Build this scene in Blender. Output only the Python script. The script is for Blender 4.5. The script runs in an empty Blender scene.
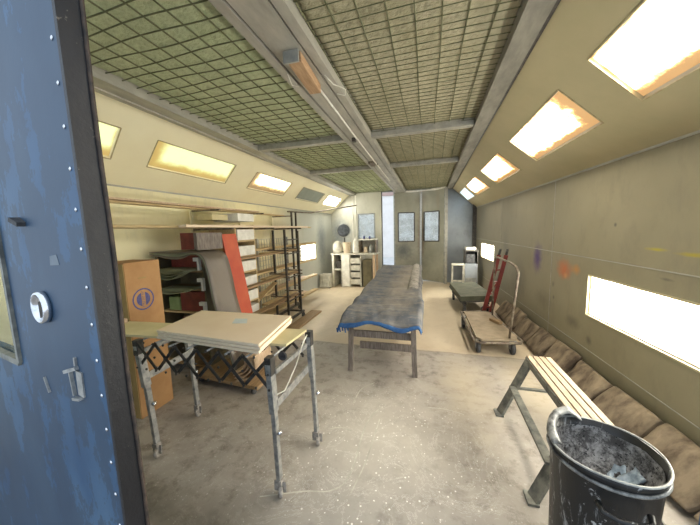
import bpy, bmesh, math, random
from mathutils import Vector, Matrix, noise
R_ = math.radians
random.seed(7)
SC = bpy.context.scene
COL = SC.collection

# ------------------------------------------------------------------ camera
cam = bpy.data.cameras.new('camera')
camo = bpy.data.objects.new('camera', cam); COL.objects.link(camo)
cam.sensor_fit = 'HORIZONTAL'; cam.sensor_width = 36.0
cam.lens = 278.0 * 36.0 / 700.0
cam.clip_start = 0.02; cam.clip_end = 200
CAM_R = Vector((0.96225106, 0.27060073, -0.02912304))
CAM_U = Vector((-0.00327887, 0.11852404, 0.99294577))
CAM_F = Vector((-0.27214363, 0.95536762, -0.11493715))
camo.matrix_world = Matrix(((CAM_R.x, CAM_U.x, -CAM_F.x, 0.0), (CAM_R.y, CAM_U.y, -CAM_F.y, 0.0),
                            (CAM_R.z, CAM_U.z, -CAM_F.z, 1.62), (0, 0, 0, 1)))
SC.camera = camo

# ------------------------------------------------------------------ world and exposure
w = bpy.data.worlds.new('world'); SC.world = w; w.use_nodes = True
bg = w.node_tree.nodes['Background']
bg.inputs[0].default_value = (0.74, 0.86, 1.0, 1); bg.inputs[1].default_value = 1.0
SC.view_settings.view_transform = 'Standard'; SC.view_settings.look = 'None'
SC.view_settings.exposure = 0.76; SC.view_settings.gamma = 1.0
SC.view_settings.use_curve_mapping = False
LAMP_R = 17.0      # lamp strength, right bank
LAMP_L = 0.75      # left bank (duller, stained lenses)

# ------------------------------------------------------------------ material helpers
class NT:
    def __init__(s, name):
        s.m = bpy.data.materials.new(name); s.m.use_nodes = True
        s.t = s.m.node_tree; s.n = s.t.nodes; s.b = s.n['Principled BSDF']; s.out = s.n['Material Output']
    def new(s, t, **kw):
        n = s.n.new(t)
        for k, v in kw.items():
            if k in n.inputs: n.inputs[k].default_value = v
            else: setattr(n, k, v)
        return n
    def ln(s, a, b): s.t.links.new(a, b)
    def coord(s, kind='Object'):
        return s.new('ShaderNodeTexCoord').outputs[kind]
    def noise(s, scale, detail=4, rough=.6, vec=None, dist=0.0):
        n = s.new('ShaderNodeTexNoise', Scale=scale, Detail=detail, Roughness=rough, Distortion=dist)
        if vec is not None: s.ln(vec, n.inputs['Vector'])
        return n.outputs[0]
    def ramp(s, fac, a, b, ca=(0, 0, 0, 1), cb=(1, 1, 1, 1)):
        r = s.new('ShaderNodeValToRGB'); r.color_ramp.elements[0].position = a; r.color_ramp.elements[1].position = b
        r.color_ramp.elements[0].color = ca; r.color_ramp.elements[1].color = cb
        s.ln(fac, r.inputs[0]); return r.outputs[0]
    def mix(s, fac, a, b):
        m = s.new('ShaderNodeMix', data_type='RGBA')
        for sock, v in ((m.inputs[0], fac), (m.inputs[6], a), (m.inputs[7], b)):
            if isinstance(v, (tuple, float, int)):
                sock.default_value = v if not isinstance(v, tuple) else (v + (1,) if len(v) == 3 else v)
            else: s.ln(v, sock)
        return m.outputs[2]
    def math(s, op, a, b=0.0, clamp=False):
        m = s.new('ShaderNodeMath', operation=op, use_clamp=clamp)
        for i, v in enumerate((a, b)):
            if isinstance(v, (float, int)): m.inputs[i].default_value = v
            else: s.ln(v, m.inputs[i])
        return m.outputs[0]
    def mapping(s, vec, scale=(1, 1, 1), loc=(0, 0, 0)):
        m = s.new('ShaderNodeMapping'); m.inputs['Scale'].default_value = scale; m.inputs['Location'].default_value = loc
        s.ln(vec, m.inputs['Vector']); return m.outputs[0]
    def spot(s, vec, c, r, soft=.5, amp=.25, nscale=9.0):
        """mask of a blotch centred at c with radii r (own ragged outline)"""
        v = s.new('ShaderNodeVectorMath', operation='SUBTRACT'); s.ln(vec, v.inputs[0]); v.inputs[1].default_value = c
        v2 = s.new('ShaderNodeVectorMath', operation='DIVIDE'); s.ln(v.outputs[0], v2.inputs[0]); v2.inputs[1].default_value = r
        l = s.new('ShaderNodeVectorMath', operation='LENGTH'); s.ln(v2.outputs[0], l.inputs[0])
        nz = s.noise(nscale, 4, .6, vec)
        d = s.math('ADD', l.outputs['Value'], s.math('MULTIPLY', s.math('SUBTRACT', nz, .5), amp * 4))
        mr = s.new('ShaderNodeMapRange'); s.ln(d, mr.inputs[0])
        mr.inputs[1].default_value = 1.0 - soft; mr.inputs[2].default_value = 1.0 + .2 * soft
        mr.inputs[3].default_value = 1.0; mr.inputs[4].default_value = 0.0
        return mr.outputs[0]
    def fin(s, color, rough=.6, metal=0.0, bump=None, strength=.2, dist=.01):
        if isinstance(color, tuple): s.b.inputs['Base Color'].default_value = color + (1,)
        else: s.ln(color, s.b.inputs['Base Color'])
        if isinstance(rough, float): s.b.inputs['Roughness'].default_value = rough
        else: s.ln(rough, s.b.inputs['Roughness'])
        s.b.inputs['Metallic'].default_value = metal
        if bump is not None:
            b = s.new('ShaderNodeBump', Strength=strength, Distance=dist); s.ln(bump, b.inputs['Height'])
            s.ln(b.outputs[0], s.b.inputs['Normal'])
        return s.m

def mottled(name, a, b, scale=8, rough=.6, metal=0.0, lo=.35, hi=.65, bump=.15, stretch=(1, 1, 1), detail=5):
    t = NT(name); v = t.mapping(t.coord(), stretch)
    nz = t.noise(scale, detail, .62, v)
    return t.fin(t.mix(t.ramp(nz, lo, hi), a, b), rough, metal, nz, bump)

M = {}
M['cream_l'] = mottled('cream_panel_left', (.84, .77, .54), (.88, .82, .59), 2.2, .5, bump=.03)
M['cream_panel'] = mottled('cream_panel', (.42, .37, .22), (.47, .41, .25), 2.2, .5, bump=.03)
M['grey_metal'] = mottled('grey_metal', (.22, .24, .24), (.38, .38, .34), 12, .5, .5)
M['galv'] = mottled('galvanised', (.34, .35, .33), (.50, .50, .46), 9, .42, .6, stretch=(1, .25, 1))
M['beam'] = mottled('dusty_beam', (.32, .31, .27), (.46, .44, .38), 10, .5, .25, stretch=(1, .3, 1))
M['beam_dark'] = mottled('beam_dark', (.15, .14, .115), (.26, .245, .20), 10, .6, .1, stretch=(1, .3, 1))
M['dark_metal'] = mottled('dark_metal', (.035, .033, .03), (.09, .08, .07), 20, .5, .4)
M['steel_leg'] = mottled('steel_leg', (.25, .26, .26), (.50, .49, .46), 25, .4, .6)
M['chrome'] = mottled('chrome', (.55, .57, .6), (.8, .8, .82), 20, .18, 1.0, bump=.02)
M['rubber'] = mottled('rubber', (.02, .02, .022), (.10, .10, .10), 18, .75)
M['caster_grey'] = mottled('caster_grey', (.20, .18, .16), (.42, .38, .33), 30, .7)
M['mdf'] = mottled('board_face', (.74, .58, .41), (.80, .65, .48), 3, .55, bump=.02)
M['mdf_edge'] = mottled('board_edge', (.84, .66, .46), (.95, .82, .62), 30, .7, stretch=(1, 1, 6))
M['olive_board'] = mottled('olive_board', (.58, .50, .27), (.68, .59, .34), 4, .6, bump=.03)
M['card'] = mottled('cardboard', (.36, .19, .075), (.43, .24, .10), 5, .8, bump=.05)
M['card_side'] = mottled('cardboard_side', (.30, .20, .07), (.36, .25, .10), 5, .8, bump=.05)
M['ink'] = mottled('blue_ink', (.05, .05, .16), (.10, .10, .24), 40, .7)
M['paper'] = mottled('paper', (.50, .55, .55), (.62, .66, .65), 8, .7, bump=.02)
M['white'] = mottled('off_white', (.62, .60, .53), (.78, .76, .69), 9, .6)
M['dirty_white'] = mottled('dirty_white', (.42, .40, .33), (.66, .64, .55), 9, .7)
M['orange'] = mottled('orange_board', (.42, .055, .02), (.50, .09, .03), 4, .5, bump=.04)
M['red'] = mottled('dark_red', (.13, .014, .012), (.22, .03, .022), 9, .5)
M['laminate'] = mottled('grey_laminate', (.115, .095, .075), (.165, .135, .105), 3, .35, bump=.03, stretch=(3, 1, .5))
M['laminate_green'] = mottled('pale_green_sheet', (.22, .24, .15), (.30, .32, .21), 4, .45)
M['lumber'] = mottled('lumber', (.42, .30, .14), (.58, .44, .24), 10, .7, stretch=(8, .6, 8))
M['lumber_dark'] = mottled('lumber_dark', (.22, .14, .07), (.36, .24, .12), 10, .7, stretch=(8, .6, 8))
M['pink_wood'] = mottled('pinkish_wood', (.48, .33, .20), (.62, .46, .32), 12, .7, stretch=(6, 6, 1))
M['old_wood'] = mottled('old_wood', (.11, .09, .075), (.24, .20, .17), 14, .75, stretch=(5, 5, .7))
M['cabinet_dark'] = mottled('shelf_interior', (.09, .075, .04), (.15, .13, .07), 6, .7)
M['green_box'] = mottled('green_box', (.20, .28, .10), (.28, .36, .15), 9, .6)
M['brown_fan'] = mottled('fan_dark', (.05, .06, .07), (.12, .13, .15), 12, .5, .3)
M['beige'] = mottled('beige_plastic', (.50, .40, .27), (.60, .50, .36), 9, .6)
M['tan_deck'] = mottled('cart_deck', (.22, .17, .11), (.33, .26, .18), 7, .75)
M['green_deck'] = mottled('green_cart_deck', (.055, .06, .035), (.11, .11, .07), 6, .8)
M['rust'] = mottled('dirty_tube', (.08, .05, .035), (.28, .24, .18), 16, .55, .3)
M['block'] = mottled('wood_block', (.34, .20, .10), (.50, .33, .19), 12, .7, stretch=(6, .6, 6))
M['pad'] = mottled('dirty_pad', (.055, .036, .022), (.26, .20, .13), 4.5, .9, bump=.6, lo=.36, hi=.66, stretch=(1, 1.6, .8))
M['stool_blue'] = mottled('blue_grey_steel', (.085, .09, .085), (.25, .25, .215), 14, .5, .3)
M['dark_seal'] = mottled('dark_seal', (.012, .009, .007), (.07, .045, .03), 22, .7)
M['tape'] = mottled('tape', (.10, .13, .16), (.16, .19, .22), 12, .6)
M['drop_cloth'] = mottled('drop_cloth', (.19, .175, .155), (.36, .33, .29), 14, .9, bump=.5)
M['gasket'] = None

# spattered floor: grey slab near the doorway, tan slab beyond
t = NT('booth_floor'); v = t.coord()
sx = t.new('ShaderNodeSeparateXYZ'); t.ln(v, sx.inputs[0])
n1 = t.noise(1.1, 6, .65, v, .6); n2 = t.noise(7, 6, .7, v); n3 = t.noise(38, 4, .7, v)
near = t.mix(t.ramp(n1, .36, .62), (.285, .25, .215), (.39, .35, .305))
near = t.mix(t.math('MULTIPLY', t.ramp(n2, .50, .66), .75), near, (.15, .125, .10))
near = t.mix(t.math('MULTIPLY', t.ramp(n3, .58, .70), .5), near, (.50, .46, .40))
far = t.mix(t.ramp(n1, .35, .62), (.50, .40, .275), (.62, .52, .38))
far = t.mix(t.math('MULTIPLY', t.ramp(n2, .55, .72), .35), far, (.30, .24, .16))
edge = t.math('ADD', sx.outputs[1], t.math('MULTIPLY', t.noise(3, 3, .5, v), .12))
isfar = t.ramp(edge, 0, 1); mr = t.new('ShaderNodeMapRange'); t.ln(edge, mr.inputs[0]); mr.inputs[1].default_value = 3.70; mr.inputs[2].default_value = 3.76
base = t.mix(mr.outputs[0], near, far)
# trampled paint dust, splashes and droplets
for c, r, colr, k in (((-.4, 2.0, 0), (.75, .75, 1), (.60, .55, .47), .8), ((.1, 5.2, 0), (.7, 1.2, 1), (.66, .58, .44), .5),
                      ((-1.5, 1.08, 0), (1.2, .22, 1), (.07, .06, .042), .75), ((-1.5, 2.9, 0), (.7, .35, 1), (.22, .20, .16), .3),
                      ((.35, 2.9, 0), (.3, .8, 1), (.47, .39, .27), .6), ((-2.6, 6.3, 0), (.6, 1.0, 1), (.36, .31, .23), .6),
                      ((1.0, 3.0, 0), (.25, 1.3, 1), (.50, .42, .29), .55), ((-.55, 1.2, 0), (.5, .35, 1), (.44, .41, .36), .5)):
    base = t.mix(t.math('MULTIPLY', t.spot(v, c, r, .9, .3, 3.0), k), base, colr)
vor = t.new('ShaderNodeTexVoronoi', Scale=42.0); t.ln(v, vor.inputs['Vector'])
vr = t.new('ShaderNodeSeparateColor'); t.ln(vor.outputs['Color'], vr.inputs[0])
thr = t.math('MULTIPLY', t.math('SUBTRACT', vr.outputs[0], .50, True), .55)
dots = t.math('LESS_THAN', vor.outputs['Distance'], thr)
zone = t.math('MAXIMUM', t.spot(v, (-.35, 1.8, 0), (.9, 1.0, 1), .6, .2, 4), t.math('MULTIPLY', t.spot(v, (-1.5, 1.6, 0), (1.3, .9, 1), .8, .3, 4), .25))
base = t.mix(t.math('MULTIPLY', t.math('MULTIPLY', dots, zone), 1.0), base, (.88, .86, .80))
wv = t.noise(2.3, 8, .75, v, 1.6)
line = t.math('LESS_THAN', t.math('ABSOLUTE', t.math('SUBTRACT', wv, .5)), .006)
base = t.mix(t.math('MULTIPLY', t.math('MULTIPLY', line, zone), .6), base, (.75, .72, .66))
jl = t.math('LESS_THAN', t.math('ABSOLUTE', t.math('SUBTRACT', edge, 3.72)), .008)
base = t.mix(t.math('MULTIPLY', jl, .6), base, (.16, .13, .10))
M['floor'] = t.fin(base, .55, 0, n2, .12)

# right wall
def wall_material(name, a, b, spots, dirt, dirt_k, far_y=None):
    t = NT(name); v = t.coord()
    n1 = t.noise(1.4, 5, .6, v); n2 = t.noise(6, 5, .7, t.mapping(v, (1, 1, .45)))
    base = t.mix(t.ramp(n1, .35, .65), a, b)
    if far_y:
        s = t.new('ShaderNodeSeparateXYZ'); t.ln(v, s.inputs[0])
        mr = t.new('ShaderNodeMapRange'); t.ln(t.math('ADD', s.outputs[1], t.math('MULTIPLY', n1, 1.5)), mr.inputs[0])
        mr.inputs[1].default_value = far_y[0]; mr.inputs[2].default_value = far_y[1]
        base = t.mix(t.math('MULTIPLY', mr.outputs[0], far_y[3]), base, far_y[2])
    base = t.mix(t.math('MULTIPLY', t.ramp(n2, .52, .75), dirt_k), base, dirt)
    for c, r, colr, k in spots:
        base = t.mix(t.math('MULTIPLY', t.spot(v, c, r, .8, .22, 14), k), base, colr)
    return t.fin(base, .5, 0, n2, .04)
D = (.055, .05, .04)
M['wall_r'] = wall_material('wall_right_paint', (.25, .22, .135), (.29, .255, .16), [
    ((1.46, 4.47, 1.16), (1, .15, .22), (.07, .03, .16), .95), ((1.49, 3.74, 1.10), (1, .17, .12), (.50, .13, .03), .9),
    ((1.49, 3.50, 1.13), (1, .09, .06), (.50, .22, .04), .8), ((1.50, 3.70, 1.03), (1, .04, .04), (.62, .30, .1), .6),
    ((1.57, 2.51, 1.42), (1, .095, .014), (.42, .34, .02), 1.0), ((1.58, 2.24, 1.405), (1, .11, .016), (.38, .30, .02), 1.0),
    ((1.55, 2.95, 1.60), (1, .02, .02), D, .8), ((1.5, 3.5, .55), (1, .16, .07), D, .5), ((1.5, 3.2, .46), (1, .05, .05), D, .6),
    ((1.5, 3.95, .72), (1, .03, .03), D, .6), ((1.5, 3.98, .88), (1, .03, .04), D, .6), ((1.48, 4.25, .62), (1, .25, .13), D, .35),
    ((1.45, 5.2, .70), (1, .35, .35), (.12, .11, .10), .6), ((1.42, 5.9, 1.1), (1, .2, .5), (.12, .12, .11), .6),
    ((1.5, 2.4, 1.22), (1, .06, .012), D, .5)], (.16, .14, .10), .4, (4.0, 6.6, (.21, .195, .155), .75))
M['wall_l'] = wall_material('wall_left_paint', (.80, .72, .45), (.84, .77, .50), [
    ((-3.05, 7.7, 1.3), (1, .35, .8), (.14, .16, .18), .8), ((-3.05, 6.2, .6), (1, .8, .5), (.30, .31, .29), .6),
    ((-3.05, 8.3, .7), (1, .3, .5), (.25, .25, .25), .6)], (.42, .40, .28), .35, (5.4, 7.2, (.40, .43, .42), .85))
M['wall_b'] = wall_material('wall_back_paint', (.44, .43, .36), (.52, .51, .43), [
    ((-2.75, 8.6, 1.55), (.4, 1, .55), (.20, .23, .25), .85)], (.34, .32, .26), .5)
M['door_grey'] = wall_material('back_door_grey_paint', (.23, .23, .18), (.33, .32, .25), [
    ((-.22, 8.8, 1.45), (.13, 1, .9), (.13, .085, .05), .9), ((-.75, 8.7, .95), (.28, 1, .3), (.06, .07, .075), .85), ((-.5, 8.7, .5), (.5, 1, .5), (.14, .14, .12), .6),
    ((-.22, 8.8, 2.5), (.2, 1, .2), (.16, .14, .12), .6), ((.25, 8.4, 2.4), (.06, 1, .4), (.26, .22, .16), .6)], (.24, .23, .18), .6)
M['blue_steel'] = wall_material('blue_grey_steel_panel', (.22, .245, .265), (.31, .34, .37), [
    ((.8, 8.6, 2.1), (.4, 1, .5), (.36, .43, .52), .6)], (.12, .12, .12), .5)

# blue steel booth door
t = NT('blue_door_paint'); v = t.coord(); n1 = t.noise(2.2, 6, .65, v, .4); n2 = t.noise(14, 5, .7, v); n3 = t.noise(5, 6, .75, t.mapping(v, (1, 1, .5)))
c = t.mix(t.ramp(n1, .35, .65), (.010, .050, .118), (.018, .075, .160))
c = t.mix(t.math('MULTIPLY', t.ramp(t.noise(3.2, 3, .5, t.mapping(v, (1, 1, .6), (3, 1, 2))), .45, .75), .8), c, (.055, .125, .21))
c = t.mix(t.math('MULTIPLY', t.ramp(n3, .46, .32), .55), c, (.012, .026, .045))
c = t.mix(t.ramp(n2, .76, .79), c, (.02, .03, .045))
M['blue_door'] = t.fin(c, .5, .0, n2, .05)
t = NT('black_door_edge'); v = t.coord(); n1 = t.noise(9, 6, .7, t.mapping(v, (1, 1, .4))); n2 = t.noise(34, 4, .7, v)
c = t.mix(t.ramp(n1, .4, .7), (.004, .004, .006), (.012, .012, .015))
c = t.mix(t.ramp(n2, .68, .73), c, (.10, .085, .07))
M['gasket'] = t.fin(c, .5, 0, n2, .2)

# filter media
def filt(name, a, b, wv):
    t = NT(name); v = t.coord(); n1 = t.noise(1.7, 5, .6, v, .4); n2 = t.noise(26, 4, .6, v)
    c = t.mix(t.ramp(n1, .3, .7), a, b); c = t.mix(t.math('MULTIPLY', t.ramp(n2, .4, .65), .35), c, tuple(x * .55 for x in a))
    return t.fin(c, .95, 0, n2, .8, .03)
M['filter_green'] = filt('filter_green', (.50, .56, .34), (.62, .66, .42), 1)
M['filter_tan'] = filt('filter_tan', (.40, .37, .24), (.52, .48, .34), 1)
M['wire'] = mottled('filter_wire', (.10, .11, .05), (.20, .20, .11), 8, .6, .2)

# quilted moving blanket
t = NT('blanket'); v = t.coord()
n1 = t.noise(2.6, 6, .68, t.mapping(v, (2.2, .9, 1)), .5); n2 = t.noise(16, 5, .7, t.mapping(v, (1.5, 1, 1)))
s_ = t.new('ShaderNodeTexWave', Scale=3.0, Distortion=2.5); s_.bands_direction = 'Y'; t.ln(v, s_.inputs['Vector'])
c = t.mix(t.ramp(n1, .36, .66), (.085, .098, .125), (.165, .160, .155))
n5 = t.noise(5, 5, .65, t.mapping(v, (.6, 3.2, 1)), .4)
c = t.mix(t.math('MULTIPLY', t.ramp(n5, .48, .70), .55), c, (.30, .27, .23))
c = t.mix(t.math('MULTIPLY', t.ramp(n2, .55, .72), .3), c, (.38, .34, .28))
n4 = t.spot(v, (-.40, 5.2, .7), (.26, 2.3, 2), .9, .3, 4)
c = t.mix(t.math('MULTIPLY', n4, .5), c, (.40, .34, .26))
M['blanket'] = t.fin(c, .95, 0, n2, .5, .01)
M['blanket_blue'] = mottled('blanket_blue_edge', (.02, .075, .22), (.045, .13, .30), 12, .9)

# ribbed cream bench top
t = NT('bench_top'); v = t.coord(); n1 = t.noise(9, 5, .6, t.mapping(v, (3, .4, 1)))
M['bench_top'] = t.fin(t.mix(t.ramp(n1, .4, .7), (.32, .24, .16), (.46, .36, .255)), .6, 0, n1, .1)

# trash can plastic / spattered with grey paint
t = NT('spattered_black'); v = t.coord()
n1 = t.noise(7, 7, .75, t.mapping(v, (2.2, 2.2, .35)), 1.0); n2 = t.noise(24, 4, .6, v)
c = t.mix(t.ramp(n1, .575, .63), (.014, .014, .014), (.30, .31, .31))
c = t.mix(t.ramp(n2, .66, .70), c, (.45, .46, .46))
M['can_out'] = t.fin(c, .4, 0, n1, .15)
t = NT('paint_residue'); v = t.coord()
n1 = t.noise(16, 8, .8, v, .3); n2 = t.noise(60, 5, .75, v)
c = t.mix(t.ramp(n1, .44, .58), (.06, .056, .054), (.36, .35, .34))
c = t.mix(t.ramp(n2, .56, .60), c, (.008, .008, .008))
M['can_in'] = t.fin(c, .45, 0, n1, .3)
M['can_edge'] = mottled('can_edge', (.28, .28, .26), (.55, .55, .50), 14, .45)
M['can_rim'] = mottled('can_rim', (.05, .05, .05), (.30, .30, .28), 14, .45, lo=.40, hi=.55)
M['can_liner'] = mottled('grey_liner', (.16, .20, .24), (.38, .46, .52), 14, .35, lo=.4, hi=.55)

# glass
def glass(name, tint, fog, k):
    t = NT(name); t.n.remove(t.b)
    tr = t.new('ShaderNodeBsdfTransparent', Color=tint + (1,)); gl = t.new('ShaderNodeBsdfGlossy', Roughness=.08)
    df = t.new('ShaderNodeBsdfDiffuse', Color=fog + (1,)); nz = t.noise(3, 5, .65, t.coord())
    m1 = t.new('ShaderNodeMixShader'); t.ln(t.math('MULTIPLY', t.ramp(nz, .2, .8), k * 2, True), m1.inputs[0])
    t.ln(tr.outputs[0], m1.inputs[1]); t.ln(df.outputs[0], m1.inputs[2])
    m2 = t.new('ShaderNodeMixShader'); m2.inputs[0].default_value = .06
    t.ln(m1.outputs[0], m2.inputs[1]); t.ln(gl.outputs[0], m2.inputs[2]); t.ln(m2.outputs[0], t.out.inputs[0])
    return t.m
M['glass'] = glass('dusty_glass', (.90, .93, .93), (.42, .46, .47), .22)
M['glass_door'] = glass('door_glass', (.92, .95, .92), (.5, .5, .42), .06)

# lamp lenses: emission dimmed where overspray has baked on (a wide band along the lower edge and corners)
def lens(name, core, stain, strength, border, low, k=1.0, base=(.6, .6, .5)):
    t = NT(name); g = t.coord('UV')
    s = t.new('ShaderNodeSeparateXYZ'); t.ln(g, s.inputs[0])
    def edge(o): return t.math('MULTIPLY', t.math('ABSOLUTE', t.math('SUBTRACT', o, .5)), 2.0)
    u = t.math('MULTIPLY', t.math('SUBTRACT', border, s.outputs[0]), 1 / border, True)          # near end
    u2 = t.math('MULTIPLY', t.math('SUBTRACT', edge(s.outputs[0]), .95), 10.0, True)
    v2 = t.math('MULTIPLY', t.math('SUBTRACT', edge(s.outputs[1]), .88), 5.0, True)
    lo = t.math('MULTIPLY', t.math('SUBTRACT', low, s.outputs[1]), 1 / max(low, .01), True)
    nz = t.noise(9, 7, .75, t.coord())
    e = t.math('MAXIMUM', t.math('MAXIMUM', u, lo), t.math('MAXIMUM', u2, v2))
    f = t.math('MULTIPLY', t.ramp(t.math('ADD', e, t.math('MULTIPLY', t.math('SUBTRACT', nz, .5), 1.1)), .12, .68), k)
    col = t.mix(f, core, stain)
    st = t.math('MULTIPLY', t.math('POWER', t.math('SUBTRACT', 1.0, t.math('MULTIPLY', f, min(.82, 1 - .45 / strength) if strength > 3 else .6)), 2.5 if strength > 3 else 1.0), strength)
    t.ln(t.mix(f, base, tuple(min(1, .25 + q * .35) for q in stain)), t.b.inputs['Base Color'])
    t.ln(col, t.b.inputs['Emission Color']); t.ln(st, t.b.inputs['Emission Strength'])
    t.b.inputs['Roughness'].default_value = .35
    return t.m
M['lens_r'] = lens('lamp_lens_warm', (1.0, .94, .80), (1.0, .50, .10), LAMP_R, .30, .34)
M['lens_r_far'] = lens('lamp_lens_cool', (.55, .78, 1.0), (.85, .78, .55), LAMP_R * .045, .1, .08, .6)
M['lens_l'] = lens('lamp_lens_greenish', (.86, 1.0, .48), (.70, .46, .05), LAMP_L, .14, .42, 1.0, (.22, .25, .12))
M['lens_l_amber'] = lens('lamp_lens_amber', (1.0, .92, .60), (.95, .55, .10), LAMP_L * 4.5, .16, .50)
M['lens_white'] = lens('lamp_lens_white', (1.0, .97, .85), (1.0, .8, .5), LAMP_R * 1.0, .02, .03)
M['lens_off'] = mottled('unlit_lens', (.22, .25, .21), (.28, .31, .26), 4, .3)
M['lens_frame'] = mottled('baked_frame', (.34, .27, .14), (.50, .44, .28), 16, .5)
M['outside_wall'] = mottled('outside_siding', (.82, .76, .70), (.90, .84, .78), 3, .6, bump=.03)
M['outside_brown'] = mottled('outside_brown', (.45, .30, .26), (.52, .36, .30), 3, .7)
M['outside_ground'] = mottled('outside_ground', (.55, .54, .52), (.65, .64, .62), 3, .9)

# ------------------------------------------------------------------ mesh helpers
class MB:
    def __init__(s): s.bm = bmesh.new(); s.mi = 0
    def _mark(s, n0):
        s.bm.faces.ensure_lookup_table()
        for f in s.bm.faces[n0:]: f.material_index = s.mi
    def box(s, c, d, rot=None, bev=0.0):
        n0 = len(s.bm.faces); c = Vector(c); h = [x / 2 for x in d]
        R = rot.to_3x3() if rot is not None else Matrix.Identity(3)
        vs = [s.bm.verts.new(c + R @ Vector((h[0] * a, h[1] * b, h[2] * e))) for a in (-1, 1) for b in (-1, 1) for e in (-1, 1)]
        fs = []
        for f in ((0, 1, 3, 2), (4, 6, 7, 5), (0, 4, 5, 1), (2, 3, 7, 6), (0, 2, 6, 4), (1, 5, 7, 3)): fs.append(s.bm.faces.new([vs[i] for i in f]))
        for f in fs: f.material_index = s.mi
        if bev:
            es = list({e for f in fs for e in f.edges})
            r = bmesh.ops.bevel(s.bm, geom=es, offset=bev, segments=2, profile=.6, affect='EDGES')
            for f in r['faces']: f.material_index = s.mi
        return s
    def bb(s, x0, x1, y0, y1, z0, z1, bev=0.0):
        return s.box(((x0 + x1) / 2, (y0 + y1) / 2, (z0 + z1) / 2), (x1 - x0, y1 - y0, z1 - z0), None, bev)
    def bar(s, a, b, wd, ht, up=(0, 0, 1), bev=0.0):
        a = Vector(a); b = Vector(b); d = b - a; L = d.length; d.normalize(); up = Vector(up)
        x = up.cross(d)
        if x.length < 1e-4: x = Vector((1, 0, 0)).cross(d)
        x.normalize(); z = d.cross(x)
        R = Matrix((x, d, z)).transposed()
        return s.box((a + b) / 2, (wd, L, ht), R, bev)
    def tube(s, pts, r, seg=10, cap=True):
        pts = [Vector(p) for p in pts]; n = len(pts); rings = []
        prev = None
        for i, p in enumerate(pts):
            d = (pts[min(i + 1, n - 1)] - pts[max(i - 1, 0)]).normalized()
            if prev is None:
                x = d.orthogonal().normalized()
            else:
                x = (prev - d * prev.dot(d)).normalized()
            prev = x; y = d.cross(x)
            rr = r[i] if isinstance(r, (list, tuple)) else r
            rings.append([s.bm.verts.new(p + rr * (math.cos(2 * math.pi * k / seg) * x + math.sin(2 * math.pi * k / seg) * y)) for k in range(seg)])
        for i in range(n - 1):
            for k in range(seg):
                f = s.bm.faces.new((rings[i][k], rings[i][(k + 1) % seg], rings[i + 1][(k + 1) % seg], rings[i + 1][k])); f.material_index = s.mi; f.smooth = True
        if cap:
            for q in (rings[0][::-1], rings[-1]): f = s.bm.faces.new(q); f.material_index = s.mi
        return s
    def lathe(s, prof, c=(0, 0, 0), axis=(0, 0, 1), seg=32, wob=None, cap=True):
        c = Vector(c); q = Vector((0, 0, 1)).rotation_difference(Vector(axis)).to_matrix(); rings = []
        for j, (r, z) in enumerate(prof):
            rings.append([s.bm.verts.new(c + q @ Vector((r * math.cos(a), r * math.sin(a), z + (wob(a, j) if wob else 0)))) for a in [2 * math.pi * k / seg for k in range(seg)]])
        for i in range(len(prof) - 1):
            for k in range(seg):
                f = s.bm.faces.new((rings[i][k], rings[i][(k + 1) % seg], rings[i + 1][(k + 1) % seg], rings[i + 1][k])); f.material_index = s.mi; f.smooth = True
        if cap and prof[0][0] > 1e-5:
            f = s.bm.faces.new(rings[0][::-1]); f.material_index = s.mi
        if cap and prof[-1][0] > 1e-5:
            f = s.bm.faces.new(rings[-1]); f.material_index = s.mi
        return s
    def wheel(s, c, r, wd, axis=(1, 0, 0)):
        h = wd / 2
        return s.lathe([(r * .25, -h), (r * .7, -h * .8), (r * .9, -h), (r, -h * .5), (r, h * .5), (r * .9, h), (r * .7, h * .8), (r * .25, h)], c, axis, 20)
    def quad(s, pts, uv=False):
        vs = [s.bm.verts.new(Vector(p)) for p in pts]; f = s.bm.faces.new(vs); f.material_index = s.mi
        if uv:
            l = s.bm.loops.layers.uv.verify()
            for lp, c in zip(f.loops, ((0, 1), (1, 1), (1, 0), (0, 0))): lp[l].uv = c
        return s
    def prism(s, poly, off):
        off = Vector(off); a = [s.bm.verts.new(Vector(p)) for p in poly]; b = [s.bm.verts.new(Vector(p) + off) for p in poly]
        n = len(a); fs = [s.bm.faces.new(a[::-1]), s.bm.faces.new(b)]
        for i in range(n): fs.append(s.bm.faces.new((a[i], a[(i + 1) % n], b[(i + 1) % n], b[i])))
        for f in fs: f.material_index = s.mi
        return s
    def sheet(s, fn, nu, nv, th):
        """curved sheet of real thickness; fn(u,v)->Vector"""
        P = [[fn(i / nu, j / nv) for j in range(nv + 1)] for i in range(nu + 1)]
        def nrm(i, j):
            a = P[min(i + 1, nu)][j] - P[max(i - 1, 0)][j]; b = P[i][min(j + 1, nv)] - P[i][max(j - 1, 0)]
            return a.cross(b).normalized()
        A = [[s.bm.verts.new(P[i][j]) for j in range(nv + 1)] for i in range(nu + 1)]
        B = [[s.bm.verts.new(P[i][j] - nrm(i, j) * th) for j in range(nv + 1)] for i in range(nu + 1)]
        def F(q, sm=True): f = s.bm.faces.new(q); f.material_index = s.mi; f.smooth = sm
        for i in range(nu):
            for j in range(nv):
                F((A[i][j], A[i + 1][j], A[i + 1][j + 1], A[i][j + 1])); F((B[i][j + 1], B[i + 1][j + 1], B[i + 1][j], B[i][j]))
        for i in range(nu):
            F((A[i + 1][0], A[i][0], B[i][0], B[i + 1][0]), False); F((A[i][nv], A[i + 1][nv], B[i + 1][nv], B[i][nv]), False)
        for j in range(nv):
            F((A[0][j], A[0][j + 1], B[0][j + 1], B[0][j]), False); F((A[nu][j + 1], A[nu][j], B[nu][j], B[nu][j + 1]), False)
        return s
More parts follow.
